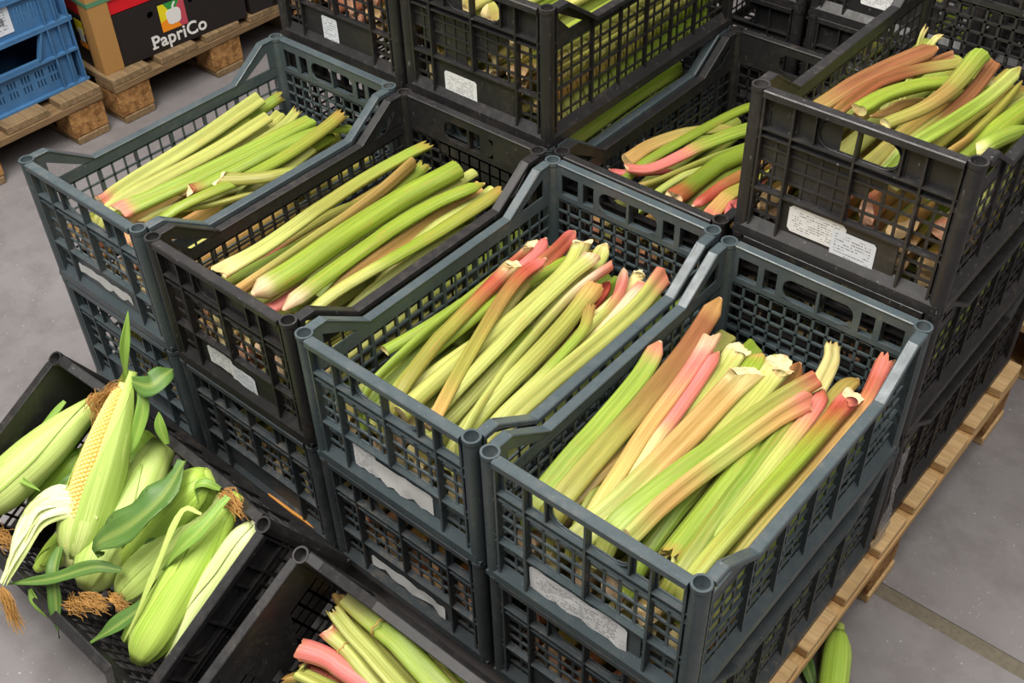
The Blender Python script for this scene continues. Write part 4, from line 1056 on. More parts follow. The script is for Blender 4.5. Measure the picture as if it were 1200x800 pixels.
def stalk_meshes(path, w, cols, ends, rnd, nseg=20, na=28, bend=0.0, slants=(0.5, -0.7)):
    """body + end faces of one rhubarb stalk; path in world space, flat channel side roughly up"""
    pts = catmull(path, nseg)
    n = len(pts)
    for k in range(1, n - 1):                       # a slight natural bow
        t = k / (n - 1)
        pts[k] = pts[k] + Vector((noise.noise(Vector((t * 2.2, bend, 0.3))), noise.noise(Vector((t * 2.2, bend, 7.3))),
                                  noise.noise(Vector((t * 2.2, bend, 3.3))))) * 0.004
    L = sum((pts[i + 1] - pts[i]).length for i in range(n - 1))
    rnd0 = {-1: slants[0] + rnd.uniform(-0.2, 0.2), 1: slants[1] + rnd.uniform(-0.2, 0.2)}
    roll = rnd.choice((0.0, 0.5, -0.6, 2.9, 3.4)) + rnd.uniform(-0.4, 0.4)
    nr = rnd.randint(5, 8)
    ph = rnd.uniform(0, 6)
    mb = MB()
    rings = []
    cseq = [PAL[c] for c in cols]
    m_ = len(cols) - 1
    stops = [i / m_ for i in range(m_ + 1)]
    tipped = ('pk', 'wh', 'cr', 'rd', 'sal')
    if cols[0] in tipped and cols[1] != cols[0]:      # pigment of the foot stays in the last few centimetres
        stops[1] = min(stops[1], 0.060 / max(L, 0.1))
        if m_ > 2 and cols[1] in tipped and cols[2] != cols[1]:
            stops[2] = min(stops[2], 0.16 / max(L, 0.1))
    if cols[-1] in tipped and cols[-2] != cols[-1]:
        stops[-2] = max(stops[-2], 1 - (0.060 if cols[-1] == 'wh' else 0.085) / max(L, 0.1))
    run = 0.0
    tw = rnd.uniform(-0.5, 0.5)
    red = rnd.random() < 0.35
    for k in range(n):
        t = k / (n - 1)
        if k:
            run += (pts[k] - pts[k - 1]).length
        d = (pts[min(k + 1, n - 1)] - pts[max(k - 1, 0)]).normalized()
        side = d.cross(Vector((0, 0, 1))).normalized()
        up = side.cross(d)
        wd = w[0] + (w[1] - w[0]) * t
        ws, hs = 1.0, 1.0
        for e, dist in ((ends[0], run), (ends[1], L - run)):
            q = max(0.0, 1 - dist / 0.055)
            if e == 'B':
                ws *= 1 + 0.16 * q
                hs *= 1 + 0.05 * q
            elif e == 'S':
                ws *= 1 + 0.16 * q
            elif e == 'R':
                qq = max(0.0, 1 - dist / 0.03)
                s_ = math.sqrt(max(0.06, 1 - qq * qq * 0.92))
                ws *= s_
                hs *= s_
        a, b = wd * 0.53 * ws, wd * 0.43 * hs
        i0 = 0
        while i0 < m_ - 1 and t > stops[i0 + 1]:
            i0 += 1
        ff = min(1.0, max(0.0, (t - stops[i0]) / max(1e-6, stops[i0 + 1] - stops[i0])))
        ff = ff * ff * (3 - 2 * ff)
        bc = mixc(cseq[i0], cseq[i0 + 1], ff)
        ring = []
        for i in range(na):
            th = 2 * PI * i / na
            cx, cz = math.cos(th), math.sin(th)
            low_ = max(0.0, -cz)
            r = 1 + 0.05 * (abs(math.cos(nr * th + ph)) * 2 - 1) * (0.4 + low_)
            x = a * cx * r
            z = b * cz * r
            if cz > 0:
                z = b * (0.55 * cz - 0.30 * cz * cz * cz * (1 - abs(cx)))   # flat, slightly hollow channel
            ro = roll + tw * t
            X = x * math.cos(ro) - z * math.sin(ro)
            Z = x * math.sin(ro) + z * math.cos(ro)
            off = Vector((0, 0, 0))
            for e, edge, sg in ((ends[0], k == 0, -1), (ends[1], k == n - 1, 1)):
                if edge and e in 'BS':
                    slant = rnd0[sg] if e == 'B' else (2.1 if sg < 0 else 1.1)
                    off += d * sg * (-slant * Z + 0.0035 * math.sin(3 * th + ph) + rnd.uniform(-0.0015, 0.0015))
                elif edge and e == 'X':
                    off += d * sg * rnd.uniform(-0.006, 0.012)
            p = pts[k] + side * X + up * Z + off
            st = abs(math.cos(nr * th + ph)) ** 2
            c = mixc(bc, PAL['cr'] if not red else PAL['sal'], 0.15 * st)
            c = mixc(c, PAL['dg'], 0.30 * (1 - st) ** 2)
            c = tuple(v * (0.9 + 0.16 * noise.noise(Vector((th * 1.3 + ph, run * 9, ph)))) for v in c)
            if (k == 0 and ends[0] in 'BSXR') or (k == n - 1 and ends[1] in 'BSXR'):
                c = mixc(c, lin((172, 116, 66)), 0.25 + 0.35 * rnd.random())
            ring.append(mb.vert(p, c, (cx, cz, run * 10 + ph)))
        rings.append(ring)
    for k in range(n - 1):
        for i in range(na):
            j = (i + 1) % na
            mb.face((rings[k][i], rings[k][j], rings[k + 1][j], rings[k + 1][i]), True)
    caps = []
    for e, ring, sg in ((ends[0], rings[0], -1), (ends[1], rings[-1], 1)):
        cb = MB()
        cc_ = {'B': (238, 208, 158), 'S': (240, 214, 164), 'C': (226, 214, 150), 'X': (206, 208, 128), 'R': (232, 190, 150), 'N': (214, 190, 140)}[e]
        cv = sum((Vector(mb.v[i]) for i in ring), Vector()) / na
        d = (pts[1] - pts[0]).normalized() if sg < 0 else (pts[-1] - pts[-2]).normalized()
        fc = cseq[0] if sg < 0 else cseq[-1]
        tone = mixc(lin(cc_), fc, 0.35 if nseg < 12 else 0.12)
        bulge = {'S': 0.0, 'R': 0.004, 'B': 0.002, 'C': -0.002, 'X': -0.006, 'N': 0.001}[e]
        ctr = cb.vert(cv + d * sg * bulge, [v * 0.92 for v in tone])
        inner = [cb.vert(cv + (Vector(mb.v[i]) - cv) * 0.6 + d * sg * bulge * 0.6, tone) for i in ring]
        outer = [cb.vert(mb.v[i], [v * 0.95 for v in tone]) for i in ring]
        for i in range(na):
            j = (i + 1) % na
            A = (ctr, inner[j], inner[i]) if sg < 0 else (ctr, inner[i], inner[j])
            B = (inner[i], inner[j], outer[j], outer[i]) if sg < 0 else (inner[j], inner[i], outer[i], outer[j])
            cb.face(A, True)
            cb.face(B, True)
        caps.append(cb)
    return mb, caps


FRAME = {'c1': Matrix.Translation((XC[0], 0, ZP + CH + DZ[0])), 'c2': Matrix.Translation((XC[1], 0, ZP + CH + DZ[1])),
         'c3': Matrix.Translation((XC[2], 0, ZP + CH + DZ[2])), 'c4': Matrix.Translation((XC[3], 0, ZP + CH + DZ[3])),
         'f': Matrix.Translation((XB[2], YB, ZP + CH)), 'g': Matrix.Translation((XB[3], YB, ZP + 2 * CH)), 'h': TM_H}
SUF = {'c1': 'leftmost slate crate', 'c2': 'black front crate', 'c3': 'middle slate crate', 'c4': 'nearest slate crate',
       'f': 'open back crate', 'g': 'raised black crate', 'h': 'tilted black crate'}
for idx, (k, layer, path, w, cols, ends, desc) in enumerate(STALKS):
    rnd = random.Random(100 + idx)
    P = [FRAME[k] @ Vector(p) for p in path]
    ce = [0, 0]
    mb, caps = stalk_meshes(P, w, cols, ends, rnd, bend=idx * 1.7, slants=(-0.5 if k in 'fg' else (0.0, 0.5, -0.3)[idx % 3], -0.7))
    o = mb.build('rhubarb_stalk', M['stalk'], None, P[0])
    o.location = P[0]
    tag(o, desc + ", " + SUF[k], 'rhubarb', 'rhubarb in the ' + SUF[k])
    for cb in caps:
        cb.build('cut_end', M['cut'], o, P[0])
    if 'joint' in desc:                              # growth ring round the stalk
        q_ = catmull(P, 40)
        i_ = 11 if 'ringed' in desc else 9
        c_, d_ = q_[i_], (q_[i_ + 1] - q_[i_ - 1]).normalized()
        s_ = d_.cross(Vector((0, 0, 1))).normalized()
        u_ = s_.cross(d_)
        rb_ = MB()
        wm = w[0] * 0.55
        rb_.tube([c_ + s_ * wm * math.cos(2 * PI * k_ / 24) + u_ * wm * 0.82 * math.sin(2 * PI * k_ / 24) + d_ * 0.002 * math.sin(k_ * 1.7) for k_ in range(25)], 0.0016, 6, caps=False)
        rb_.build('growth_ring', M['ring'], o, P[0])

# stalks buried below, seen through the crate mesh: a few kinds, copied
KIND = []
for q in range(8):
    rnd = random.Random(40 + q)
    cols = [('wh', 'gl', 'g'), ('pk', 'gl', 'g'), ('sal', 'g', 'g'), ('rd', 'ol', 'g'), ('cr', 'gl', 'gl'), ('pk', 'sal', 'ol'), ('br', 'ol', 'g'), ('gl', 'g', 'g')][q]
    ww = rnd.uniform(0.030, 0.040)
    mb, caps = stalk_meshes([(0, 0, 0), (0.006, 0.17, 0.003), (0.0, 0.34, -0.002), (0.008, 0.50, 0)], (ww, ww * 0.9), cols, 'BC', rnd, 9, 14, bend=q)
    cap = caps[0]
    KIND.append((mb.mesh('rhubarb_stalk', M['stalk']), cap.mesh('cut_end', M['cut']), caps[1].mesh('cut_end', M['cut'])))


ORD = ('first', 'second', 'third', 'fourth', 'fifth', 'sixth', 'seventh')
ROWN = ('bottom row', 'second row', 'third row', 'fourth row', 'top row')


def buried(mat, rows, zs, suffix, seed, kinds=range(8), nx=7, flip=False):
    rnd = random.Random(seed)
    kinds = list(kinds)
    for ri, z in enumerate(zs[:rows]):
        for i in range(nx):
            me, cm, cm2 = KIND[rnd.choice(kinds)]
            x = 0.041 + i * (CW - 0.084) / (nx - 1) + rnd.uniform(-0.004, 0.004)
            o = link('rhubarb_stalk', me)
            y = 0.036 + rnd.uniform(0, 0.025)
            a = rnd.uniform(-0.03, 0.03)
            m = Matrix.Translation((x, y, z + rnd.uniform(-0.004, 0.004))) @ Matrix.Rotation(a if 0 < i < nx - 1 else a * 0.2, 4, 'Z') @ Matrix.Rotation(rnd.uniform(-0.012, 0.012), 4, 'X')
            if flip:
                m = Matrix.Translation((CW, CL, 0)) @ Matrix.Rotation(PI, 4, 'Z') @ m
            o.matrix_world = mat @ m
            tag(o, 'buried rhubarb end, ' + ORD[i] + ' from the left, ' + (ROWN[ri] + ', ' if rows > 1 else '') + suffix, 'rhubarb', 'buried rhubarb of the ' + suffix)
            link('cut_end', cm, o)
            link('cut_end', cm2, o)


ZS = (0.030, 0.066, 0.102, 0.138, 0.174)
buried(FRAME['c1'], 3, ZS, 'leftmost slate crate', 1, (0, 1, 2, 4, 5), nx=6)
buried(FRAME['c2'], 3, ZS, 'black front crate', 2, (0, 2, 4, 5, 7), nx=6)
buried(FRAME['c3'], 3, ZS, 'middle slate crate', 3, (0, 4, 7, 7), nx=6)
buried(FRAME['c4'], 3, ZS, 'nearest slate crate', 4, (0, 4, 7, 7), nx=6)
for i in range(4):
    buried(low[i].matrix_world if False else Matrix.Translation(low[i].location), 2 if i < 2 else 3, ZS, ('lower crate at the far left', 'lower crate second from the left',
           'lower crate with the torn label', 'lower crate nearest the pallet corner')[i], 10 + i, ((4, 7), (4, 7, 2), (1, 3, 5, 2), (5, 2, 3, 1))[i], nx=5 if i < 2 else 6)
buried(FRAME['f'], 2, ZS, 'open back crate', 21, (1, 3, 5), nx=5)
buried(FRAME['g'], 3, ZS, 'raised black crate', 22, (1, 2, 3, 5, 6), nx=6)
buried(Matrix.Translation((XB[1], YB, ZP + 2 * CH)), 5, ZS, 'top crate with bright green stalks', 23, (4, 7, 7, 2, 6), nx=5)
buried(Matrix.Translation((XB[0], YB, ZP + 2 * CH)), 3, ZS[1:], 'top crate with the upright label', 24, (1, 2, 5, 6), nx=5)
buried(Matrix.Translation((XB[1], YB, ZP + CH)), 1, (0.15,), 'slate crate squeezed under black one', 25, (7, 4), nx=6)
buried(Matrix.Translation((XB[3], YB, ZP + CH)), 2, (0.06, 0.15), 'second-layer crate at the right rear', 26, (7, 4, 3), nx=4)
buried(Matrix.Translation((XB[3], YB, ZP)), 1, (0.13,), 'bottom crate at the right rear', 27, (7, 4, 5), nx=4)
buried(Matrix.Translation((0.803, 1.335, ZP + CH)), 1, (0.16,), 'middle crate of the rear stack', 28, (7, 4), nx=5)
buried(Matrix.Translation((1.165, 1.335, ZP + 2 * CH)), 1, (0.13,), 'top right crate of the rear stack', 29, (7, 4), nx=5)

# ------------------------------------------------------------------ corn
HC = {k: (lin(a), lin(b)) for k, (a, b) in {
    'pale': ((226, 232, 160), (176, 204, 92)), 'mid': ((206, 222, 120), (158, 192, 66)), 'white': ((240, 240, 196), (206, 220, 140)),
    'dark': ((170, 196, 84), (122, 160, 52))}.items()}
LC = {'leaf': lin((122, 160, 66)), 'leafd': lin((74, 112, 50)), 'leafp': lin((176, 192, 104))}


BLUNT = [0.66]


def ear_radius(t):
    q = min(1.0, max(0.0, t / 0.24))
    base = math.sqrt(max(0.09, 1 - (1 - q) ** 2))
    tip = 1.0 if t < 0.42 else 1 - BLUNT[0] * ((t - 0.42) / 0.58) ** 1.75
    return base * tip


def ear_frame(a, b):
    d = (b - a).normalized()
    ref = TM_C.to_3x3() @ Vector((0, 0, 1))
    side = d.cross(ref).normalized()
    up = side.cross(d).normalized()
    return d, side, up


def husk_shell(mb, a, b, R, cpair, t0, t1, th0, th1, lift, rnd, n=16, na=20, pointed=False, closed=False, grow=1.0):
    """a piece of husk wrapping the ear between two angles"""
    d, side, up = ear_frame(a, b)
    L = (b - a).length
    ph = rnd.uniform(0, 9)
    rows = []
    for k in range(n + 1):
        t = t0 + (t1 - t0) * k / n
        tt = min(max(t, 0), 1)
        r = R * ear_radius(tt) + lift
        if t > 1:
            r *= max(0.25, 1 - (t - 1) * 4)
        shrink = 1.0
        if pointed:
            kk = k / n
            shrink = 1 - 0.9 * max(0.0, (kk - 0.45) / 0.55) ** 1.5
        tm = (th0 + th1) / 2
        row = []
        cnt = na if closed else na + 1
        for i in range(cnt):
            th = th0 + (th1 - th0) * i / na
            th = tm + (th - tm) * shrink
            rr = r * (1 + 0.018 * math.sin(th * 9 + ph) + 0.03 * noise.noise(Vector((math.cos(th) * 1.5, math.sin(th) * 1.5, t * 3 + ph))))
            edge = abs(i / na - 0.5) * 2
            if not closed:
                rr += 0.0012 * max(0, edge - 0.8) * 5
            p = a + d * (L * t) + side * (rr * math.cos(th)) + up * (rr * math.sin(th) * 0.94)
            m = 0.5 + 0.5 * noise.noise(Vector((math.cos(th) * 2.2 + ph, math.sin(th) * 2.2, t * 1.2)))
            m = min(1, max(0, m * 0.9 + 0.25 * (tt - 0.3)))
            row.append(mb.vert(p, mixc(cpair[0], cpair[1], m), (math.cos(th) * 1.6 + ph, math.sin(th) * 1.6, t * 2)))
        rows.append(row)
    for k in range(n):
        m = len(rows[k])
        for i in range(m if closed else m - 1):
            j = (i + 1) % m
            mb.face((rows[k][i], rows[k][j], rows[k + 1][j], rows[k + 1][i]), True)
    return rows


def leaf_blade(parent, off, pts, w, col, twist, fold, rnd, label=None, name='leaf_blade', base_w=0.35, mat='leaf'):
    P = catmull(pts, 16)
    n = len(P)
    mb = MB()
    rows_t, rows_b = [], []
    ref = TM_C.to_3x3() @ Vector((0, 0, 1))
    ph = rnd.uniform(0, 9)
    run = 0
    for k in range(n):
        t = k / (n - 1)
        d = (P[min(k + 1, n - 1)] - P[max(k - 1, 0)]).normalized()
        if k:
            run += (P[k] - P[k - 1]).length
        s = d.cross(ref)
        s = s.normalized() if s.length > 0.05 else d.orthogonal().normalized()
        u = s.cross(d).normalized()
        q = Quaternion(d, math.radians(twist) * (0.4 + t))
        s, u = q @ s, q @ u
        wd = w / 2 * (base_w + (1 - base_w) * math.sin(min(1, t * 2.2) * PI / 2)) * (1 - max(0, (t - 0.45) / 0.55) ** 1.8 * 0.97)
        rt, rb = [], []
        for i in range(7):
            v = i / 3 - 1
            wav = 0.10 * w * abs(v) ** 2 * math.sin(run * 70 + ph + (2 if v > 0 else 0))
            p = P[k] + s * (wd * v) + u * (abs(v) * fold * wd + wav)
            c = mixc(col, PAL['gl'], 0.30 if i == 3 else 0.0)
            c = mixc(c, PAL['gl'], 0.12 * (0.5 + 0.5 * noise.noise(Vector((v, t * 4, ph)))))
            rt.append(mb.vert(p, c, (v, 0, run * 8)))
            rb.append(mb.vert(p - u * 0.0007, c, (v, 0, run * 8)))
        rows_t.append(rt)
        rows_b.append(rb)
    for k in range(n - 1):
        for i in range(6):
            mb.face((rows_t[k][i], rows_t[k][i + 1], rows_t[k + 1][i + 1], rows_t[k + 1][i]), True)
            mb.face((rows_b[k][i + 1], rows_b[k][i], rows_b[k + 1][i], rows_b[k + 1][i + 1]), True)
        for i in (0, 6):
            f = (rows_t[k][i], rows_t[k + 1][i], rows_b[k + 1][i], rows_b[k][i])
            mb.face(f if i == 0 else tuple(reversed(f)))
    o = mb.build(name, M[mat], parent, off)
    if label:
        o['label'] = label
    return o


def silk_tuft(parent, off, a, b, spread, rnd, n=70):
    mb = MB()
    a, b = Vector(a), Vector(b)
    for k in range(n):
        r = Vector((rnd.gauss(0, 1), rnd.gauss(0, 1), rnd.gauss(0, 0.6))) * spread * 0.42
        r2 = Vector((rnd.gauss(0, 1), rnd.gauss(0, 1), rnd.gauss(0, 0.6))) * spread * 0.30
        e = a + (b - a) * rnd.uniform(0.6, 1.15) + r
        s = a + r2 * 0.7
        m1 = s + (e - s) * 0.35 + r2 * 0.8 + Vector((0, 0, 0.004))
        m2 = s + (e - s) * 0.7 + Vector((rnd.gauss(0, 1), rnd.gauss(0, 1), rnd.gauss(0, 1))) * spread * 0.14
        pts = catmull([s, m1, m2, e], 6)
        mb.tube(pts, [0.0007, 0.0007, 0.00065, 0.0006, 0.00055, 0.0005, 0.0004], 3, caps=False)
    o = mb.build('silk', M['silk'], parent, off)
    o['kind'] = 'stuff'
    return o


EAR_ROOT = {}


def corn_ear(key, label, a, b, w, cname, opt, group='corn ears in the tilted crate'):
    rnd = random.Random(sum(ord(q) for q in key) * 3)
    R = w / 2
    BLUNT[0] = 0.40 if opt.get('blunt') else 0.66
    root = empty('corn_ear', a, label, 'corn', group)
    cp = HC[cname]
    d, side, up = ear_frame(a, b)
    L = (b - a).length
    mb = MB()
    if opt.get('kern'):
        g0 = math.radians(104)      # the slit faces up and to the left
        gw = math.radians(40)
        husk_shell(mb, a, b, R, cp, 0.0, 1.06, g0 + gw, g0 - gw + 2 * PI, 0.0, rnd, 22, 30)
        wb = MB()
        husk_shell(wb, a, b, R, (cp[0], cp[1]), -0.0, 0.24, g0 - gw - 0.5, g0 + gw + 0.5, 0.0012, rnd, 10, 14)
        wb.build('husk_leaf', M['husk'], root, a)
        # cob with its rows of kernels
        kb = MB()
        rows, per = 9, 34
        for ri in range(rows):
            th = g0 - gw * 0.98 + 2 * gw * 0.98 * ri / (rows - 1)
            for kk in range(per):
                t = 0.08 + 0.88 * (kk + 0.5 * (ri % 2)) / per
                r = R * ear_radius(t) * 0.93
                c = a + d * (L * t) + side * (r * math.cos(th)) + up * (r * math.sin(th) * 0.94)
                nrm = (side * math.cos(th) + up * math.sin(th)).normalized()
                tan = d.cross(nrm)
                hw = r * 2 * gw / rows * 0.50
                hl = L * 0.88 / per * 0.48
                hh = 0.0042
                top, mid, bot = [], [], []
                col = (1, 1, 1)
                for i in range(8):
                    an = 2 * PI * i / 8
                    cx, cy = math.cos(an), math.sin(an)
                    bot.append(kb.vert(c + tan * hw * cx + d * hl * cy - nrm * 0.006, col))
                    mid.append(kb.vert(c + tan * hw * cx + d * hl * cy, col))
                    top.append(kb.vert(c + tan * hw * cx * 0.62 + d * hl * cy * 0.62 + nrm * hh * 0.62, col))
                apex = kb.vert(c + nrm * hh * 0.72, col)
                for i in range(8):
                    j = (i + 1) % 8
                    kb.face((bot[i], bot[j], mid[j], mid[i]), True)
                    kb.face((mid[i], mid[j], top[j], top[i]), True)
                    kb.face((top[i], top[j], apex), True)
        ko = kb.build('kernels', M['kernel'], root, a)
        ko['kind'] = 'stuff'
        cb = MB()
        husk_shell(cb, a, b, R * 0.86, ((0.8, 0.55, 0.15), (0.7, 0.45, 0.12)), 0.03, 0.99, 0, 2 * PI, 0.0, rnd, 12, 18, closed=True)
        cb.build('cob', M['kernel'], root, a)
        tab = ((g0 - gw - 0.9, 1.0), (g0 + gw + 0.8, 1.0))
    else:
        rows = husk_shell(mb, a, b, R, cp, 0.0, 1.05, 0, 2 * PI, 0.0, rnd, 20, 28, closed=True)
        mb.face(list(reversed(rows[0])), True)
        mb.face(rows[-1], True)
        tab = [(rnd.uniform(0, 0.5) + q, rnd.uniform(0.65, 1.0)) for q in ((0.6, 1.9, 3.3, 5.0) if rnd.random() < 0.4 else (1.0, 3.9))]
    mb.build('husk', M['husk'], root, a)
    for th, wd in tab:
        lb = MB()
        cc = (mixc(cp[0], cp[1], rnd.uniform(0.2, 0.6)), mixc(cp[1], LC['leaf'], rnd.uniform(0.0, 0.35)))
        husk_shell(lb, a, b, R, cc, 0.0, rnd.uniform(0.75, 1.04), th - wd, th + wd, 0.0006, rnd, 16, 12, pointed=True)
        o = lb.build('husk_leaf', M['husk'], root, a)
        m = o.modifiers.new('thick', 'SOLIDIFY')
        m.thickness = 0.0007
    EAR_ROOT[key] = (root, a)
    if opt.get('bare'):
        return root
    # cut shank at the base
    sb = MB()
    rr = R * 0.34
    n = 12
    ra = [sb.vert(a - d * 0.012 + side * rr * math.cos(2 * PI * i / n) + up * rr * math.sin(2 * PI * i / n), cp[0]) for i in range(n)]
    rb = [sb.vert(a + d * 0.02 + side * rr * 1.25 * math.cos(2 * PI * i / n) + up * rr * 1.25 * math.sin(2 * PI * i / n), cp[0]) for i in range(n)]
    for i in range(n):
        j = (i + 1) % n
        sb.face((ra[i], ra[j], rb[j], rb[i]), True)
    sb.face(list(reversed(ra)))
    sb.build('shank', M['husk'], root, a)
    return root


for key, lab, a, b, w, cn, opt in EARS:
    corn_ear(key, lab, TM_C @ Vector(a), TM_C @ Vector(b), w, cn, opt)
rndl = random.Random(77)
for key, lab, pts, w, cn, tw, fo in LEAVES:
    root, a = EAR_ROOT[key]
    leaf_blade(root, a, [TM_C @ Vector(p) for p in pts], w, LC[cn], tw, fo, rndl, lab)
for key, a_, b_, sp in SILKS:
    root, a = EAR_ROOT[key]
    silk_tuft(root, a, TM_C @ Vector(a_), TM_C @ Vector(b_), sp, rndl)
# peeled back husk bundle
P = [TM_C @ Vector(p) for p in PEEL]
root = empty('corn_husk', P[0], 'peeled whitish bundle of corn husk folded back to a point at the left', 'corn husk')
for q in range(6):
    offv = (q - 2.5) * 0.009
    sd = (P[-1] - P[0]).cross(TM_C.to_3x3() @ Vector((0, 0, 1))).normalized()
    up_ = TM_C.to_3x3() @ Vector((0, 0, 1))
    pts = []
    for k, p in enumerate(P):
        t = k / (len(P) - 1)
        pts.append(p + sd * offv * (1 - t * 0.8) * 1.25 + up_ * (0.010 * math.sin(t * PI) + 0.003 * (q % 2) - abs(offv) * 0.25))
    leaf_blade(root, P[0], pts, 0.030, lin((236, 238, 196)) if q % 2 else lin((216, 226, 156)), (q - 2.5) * 8, 0.12, rndl, None, 'husk_strip', 0.9, 'husk')

# ear lying on the floor beside the pallet
fa, fb = Vector((1.4475, 0.497, 0.026)), Vector((1.545, 0.27, 0.026))


def floor_ear():
    global TM_C
    keep = TM_C
    TM_C = Matrix.Identity(4)
    corn_ear('floor', 'single green corn ear lying on the floor beside the near pallet', fa, fb, 0.050, 'mid', {}, None)
    r = empty('corn_leaf', (1.44, 0.405, 0.002), 'small dark green leaf scrap on the floor by the pallet', 'leaf')
    leaf_blade(r, Vector((1.44, 0.405, 0.002)), [Vector((1.405, 0.44, 0.012)), Vector((1.44, 0.405, 0.014)), Vector((1.48, 0.37, 0.004))], 0.024, LC['leafd'], 10, 0.4, rndl)
    TM_C = keep


floor_ear()

# ------------------------------------------------------------------ blue crates on their pallet
def blue_crate(loc, label, sticker_=False):
    """front face looks along +x; y runs along the visible face, 0.6 long"""
    root = empty('blue_crate', loc, label, 'crate', 'blue crates on the left pallet')
    Lb, Db, Hb = 0.60, 0.40, 0.188
    mb = MB()
    x = Db - 0.014                     # panel plane, front flanges reach Db
    th = 0.004
    zl = 0.100
    # lower panel with groups of slots: built as columns between slots
    slots = []
    for zrow, cs in ((0.030, range(0, 11)), (0.058, range(5, 11))):
        for g_ in cs:
            yc = 0.085 + g_ * 0.043
            for q in (-1, 0, 1):
                slots.append((yc + q * 0.010, zrow))
    rows = {0.030: [], 0.058: []}
    for y, z in slots:
        if y < Lb - 0.03:
            rows[z].append(y)
    def panel(y0, y1, z0, z1):
        mb.box(x - th, x, y0, y1, z0, z1)
    panel(0.02, Lb - 0.02, 0.004, 0.030)
    panel(0.02, Lb - 0.02, 0.051, 0.058)
    panel(0.02, Lb - 0.02, 0.079, zl)
    for z in rows:
        ys = sorted(rows[z])
        c = 0.02
        for y in ys:
            panel(c, y - 0.0022, z, z + 0.021)
            c = y + 0.0022
        panel(c, Lb - 0.02, z, z + 0.021)
    # flanges, rims and ribs
    mb.box(x, Db, 0, Lb, 0.0, 0.006)
    mb.box(x, Db, 0, Lb, zl - 0.003, zl + 0.003)
    mb.box(x - 0.004, Db, 0, Lb, Hb - 0.006, Hb)
    for y in (0.0, 0.036, 0.070, Lb - 0.074, Lb - 0.040, Lb - 0.004):
        mb.box(x, Db - 0.001, y, y + 0.004, 0.0, Hb - 0.002)
    # posts either side of the large opening, with slanted inner edge
    for m in (0, 1):
        q = (lambda v: v) if m else (lambda v: Lb - v)
        pl = [(q(0.004), zl), (q(0.118), zl), (q(0.086), Hb - 0.003), (q(0.004), Hb - 0.003)]
        if m:
            pl.reverse()
        mb.prism(pl, lambda y, z: (x - th, y, z), lambda y, z: (x, y, z))
        ed = [(q(0.118), zl), (q(0.123), zl), (q(0.091), Hb - 0.003), (q(0.086), Hb - 0.003)]
        if m:
            ed.reverse()
        mb.prism(ed, lambda y, z: (x - th, y, z), lambda y, z: (Db - 0.002, y, z))
    mb.box(x, Db - 0.002, 0.118, Lb - 0.118, zl + 0.004, zl + 0.012)
    mb.build('front_wall', M['blue'], root)
    for nm, bx in (('back_wall', (0, 0.006, 0, Lb, 0, Hb)), ('side_wall', (0.004, Db - 0.014, 0, 0.006, 0, Hb)),
                   ('side_wall', (0.004, Db - 0.014, Lb - 0.006, Lb, 0, Hb)), ('crate_floor', (0.004, Db - 0.014, 0.004, Lb - 0.004, 0.001, 0.006))):
        b2 = MB()
        b2.box(*bx)
        if nm == 'side_wall':
            yy = bx[2] if bx[2] > 0.1 else 0
            for q in range(6):
                xx = 0.03 + q * 0.066
                b2.box(xx, xx + 0.004, bx[2] - 0.008 if yy == 0 else bx[3] - 0.001, bx[2] + 0.001 if yy == 0 else bx[3] + 0.008, 0.006, Hb - 0.006)
            b2.box(0.004, Db - 0.002, bx[2] - 0.008 if yy == 0 else bx[3], bx[2] if yy == 0 else bx[3] + 0.008, 0, 0.006)
            b2.box(0.004, Db - 0.002, bx[2] - 0.008 if yy == 0 else bx[3], bx[2] if yy == 0 else bx[3] + 0.008, Hb - 0.006, Hb)
        b2.build(nm, M['blue'], root)
    if sticker_:
        s = sticker(root, rect_(0.0, 0.13, 0.0, 0.085, 0.002), M['label_b'], seed=31, wav=0.0008, y=0.0)
        s.rotation_euler = (0, 0, PI / 2)
        s.location = (x + 0.0015, Lb - 0.285, 0.020)
        s['label'] = 'pale label with a small barcode'
        bc = MB()
        rr = random.Random(3)
        yb = Lb - 0.200
        for q in range(9):
            w_ = rr.choice((0.0008, 0.0014))
            bc.box(x + 0.0030, x + 0.0032, yb + q * 0.0028, yb + q * 0.0028 + w_, 0.045, 0.067)
        bo = bc.build('barcode', M['dark_void'], s)
        bo.matrix_parent_inverse = (Matrix.Translation(s.location) @ Matrix.Rotation(PI / 2, 4, 'Z')).inverted()
    return root


blue_crate((-1.465, 0.108, ZP), 'blue plastic crate at the bottom of the stack on the left pallet')
blue_crate((-1.465, 0.108, ZP + 0.1885), 'blue plastic crate stacked second, with a pale barcode label', True)

# ------------------------------------------------------------------ printed cartons
def flat_poly(name, pts, mat, parent, t=0.0006):
    """print on the carton front: pts as (along, up); front plane at local x = 0"""
    bm = bmesh.new()
    vs = [bm.verts.new((0, p[0], p[1])) for p in pts]
    f = bm.faces.new(vs)
    bm.normal_update()
    if f.normal.x < 0:
        f.normal_flip()
    r = bmesh.ops.extrude_face_region(bm, geom=[f])
    bmesh.ops.translate(bm, vec=(t, 0, 0), verts=[v for v in r['geom'] if isinstance(v, bmesh.types.BMVert)])
    me = bpy.data.meshes.new(name)
    bm.to_mesh(me)
    bm.free()
    me.materials.append(mat)
    return link(name, me, parent)


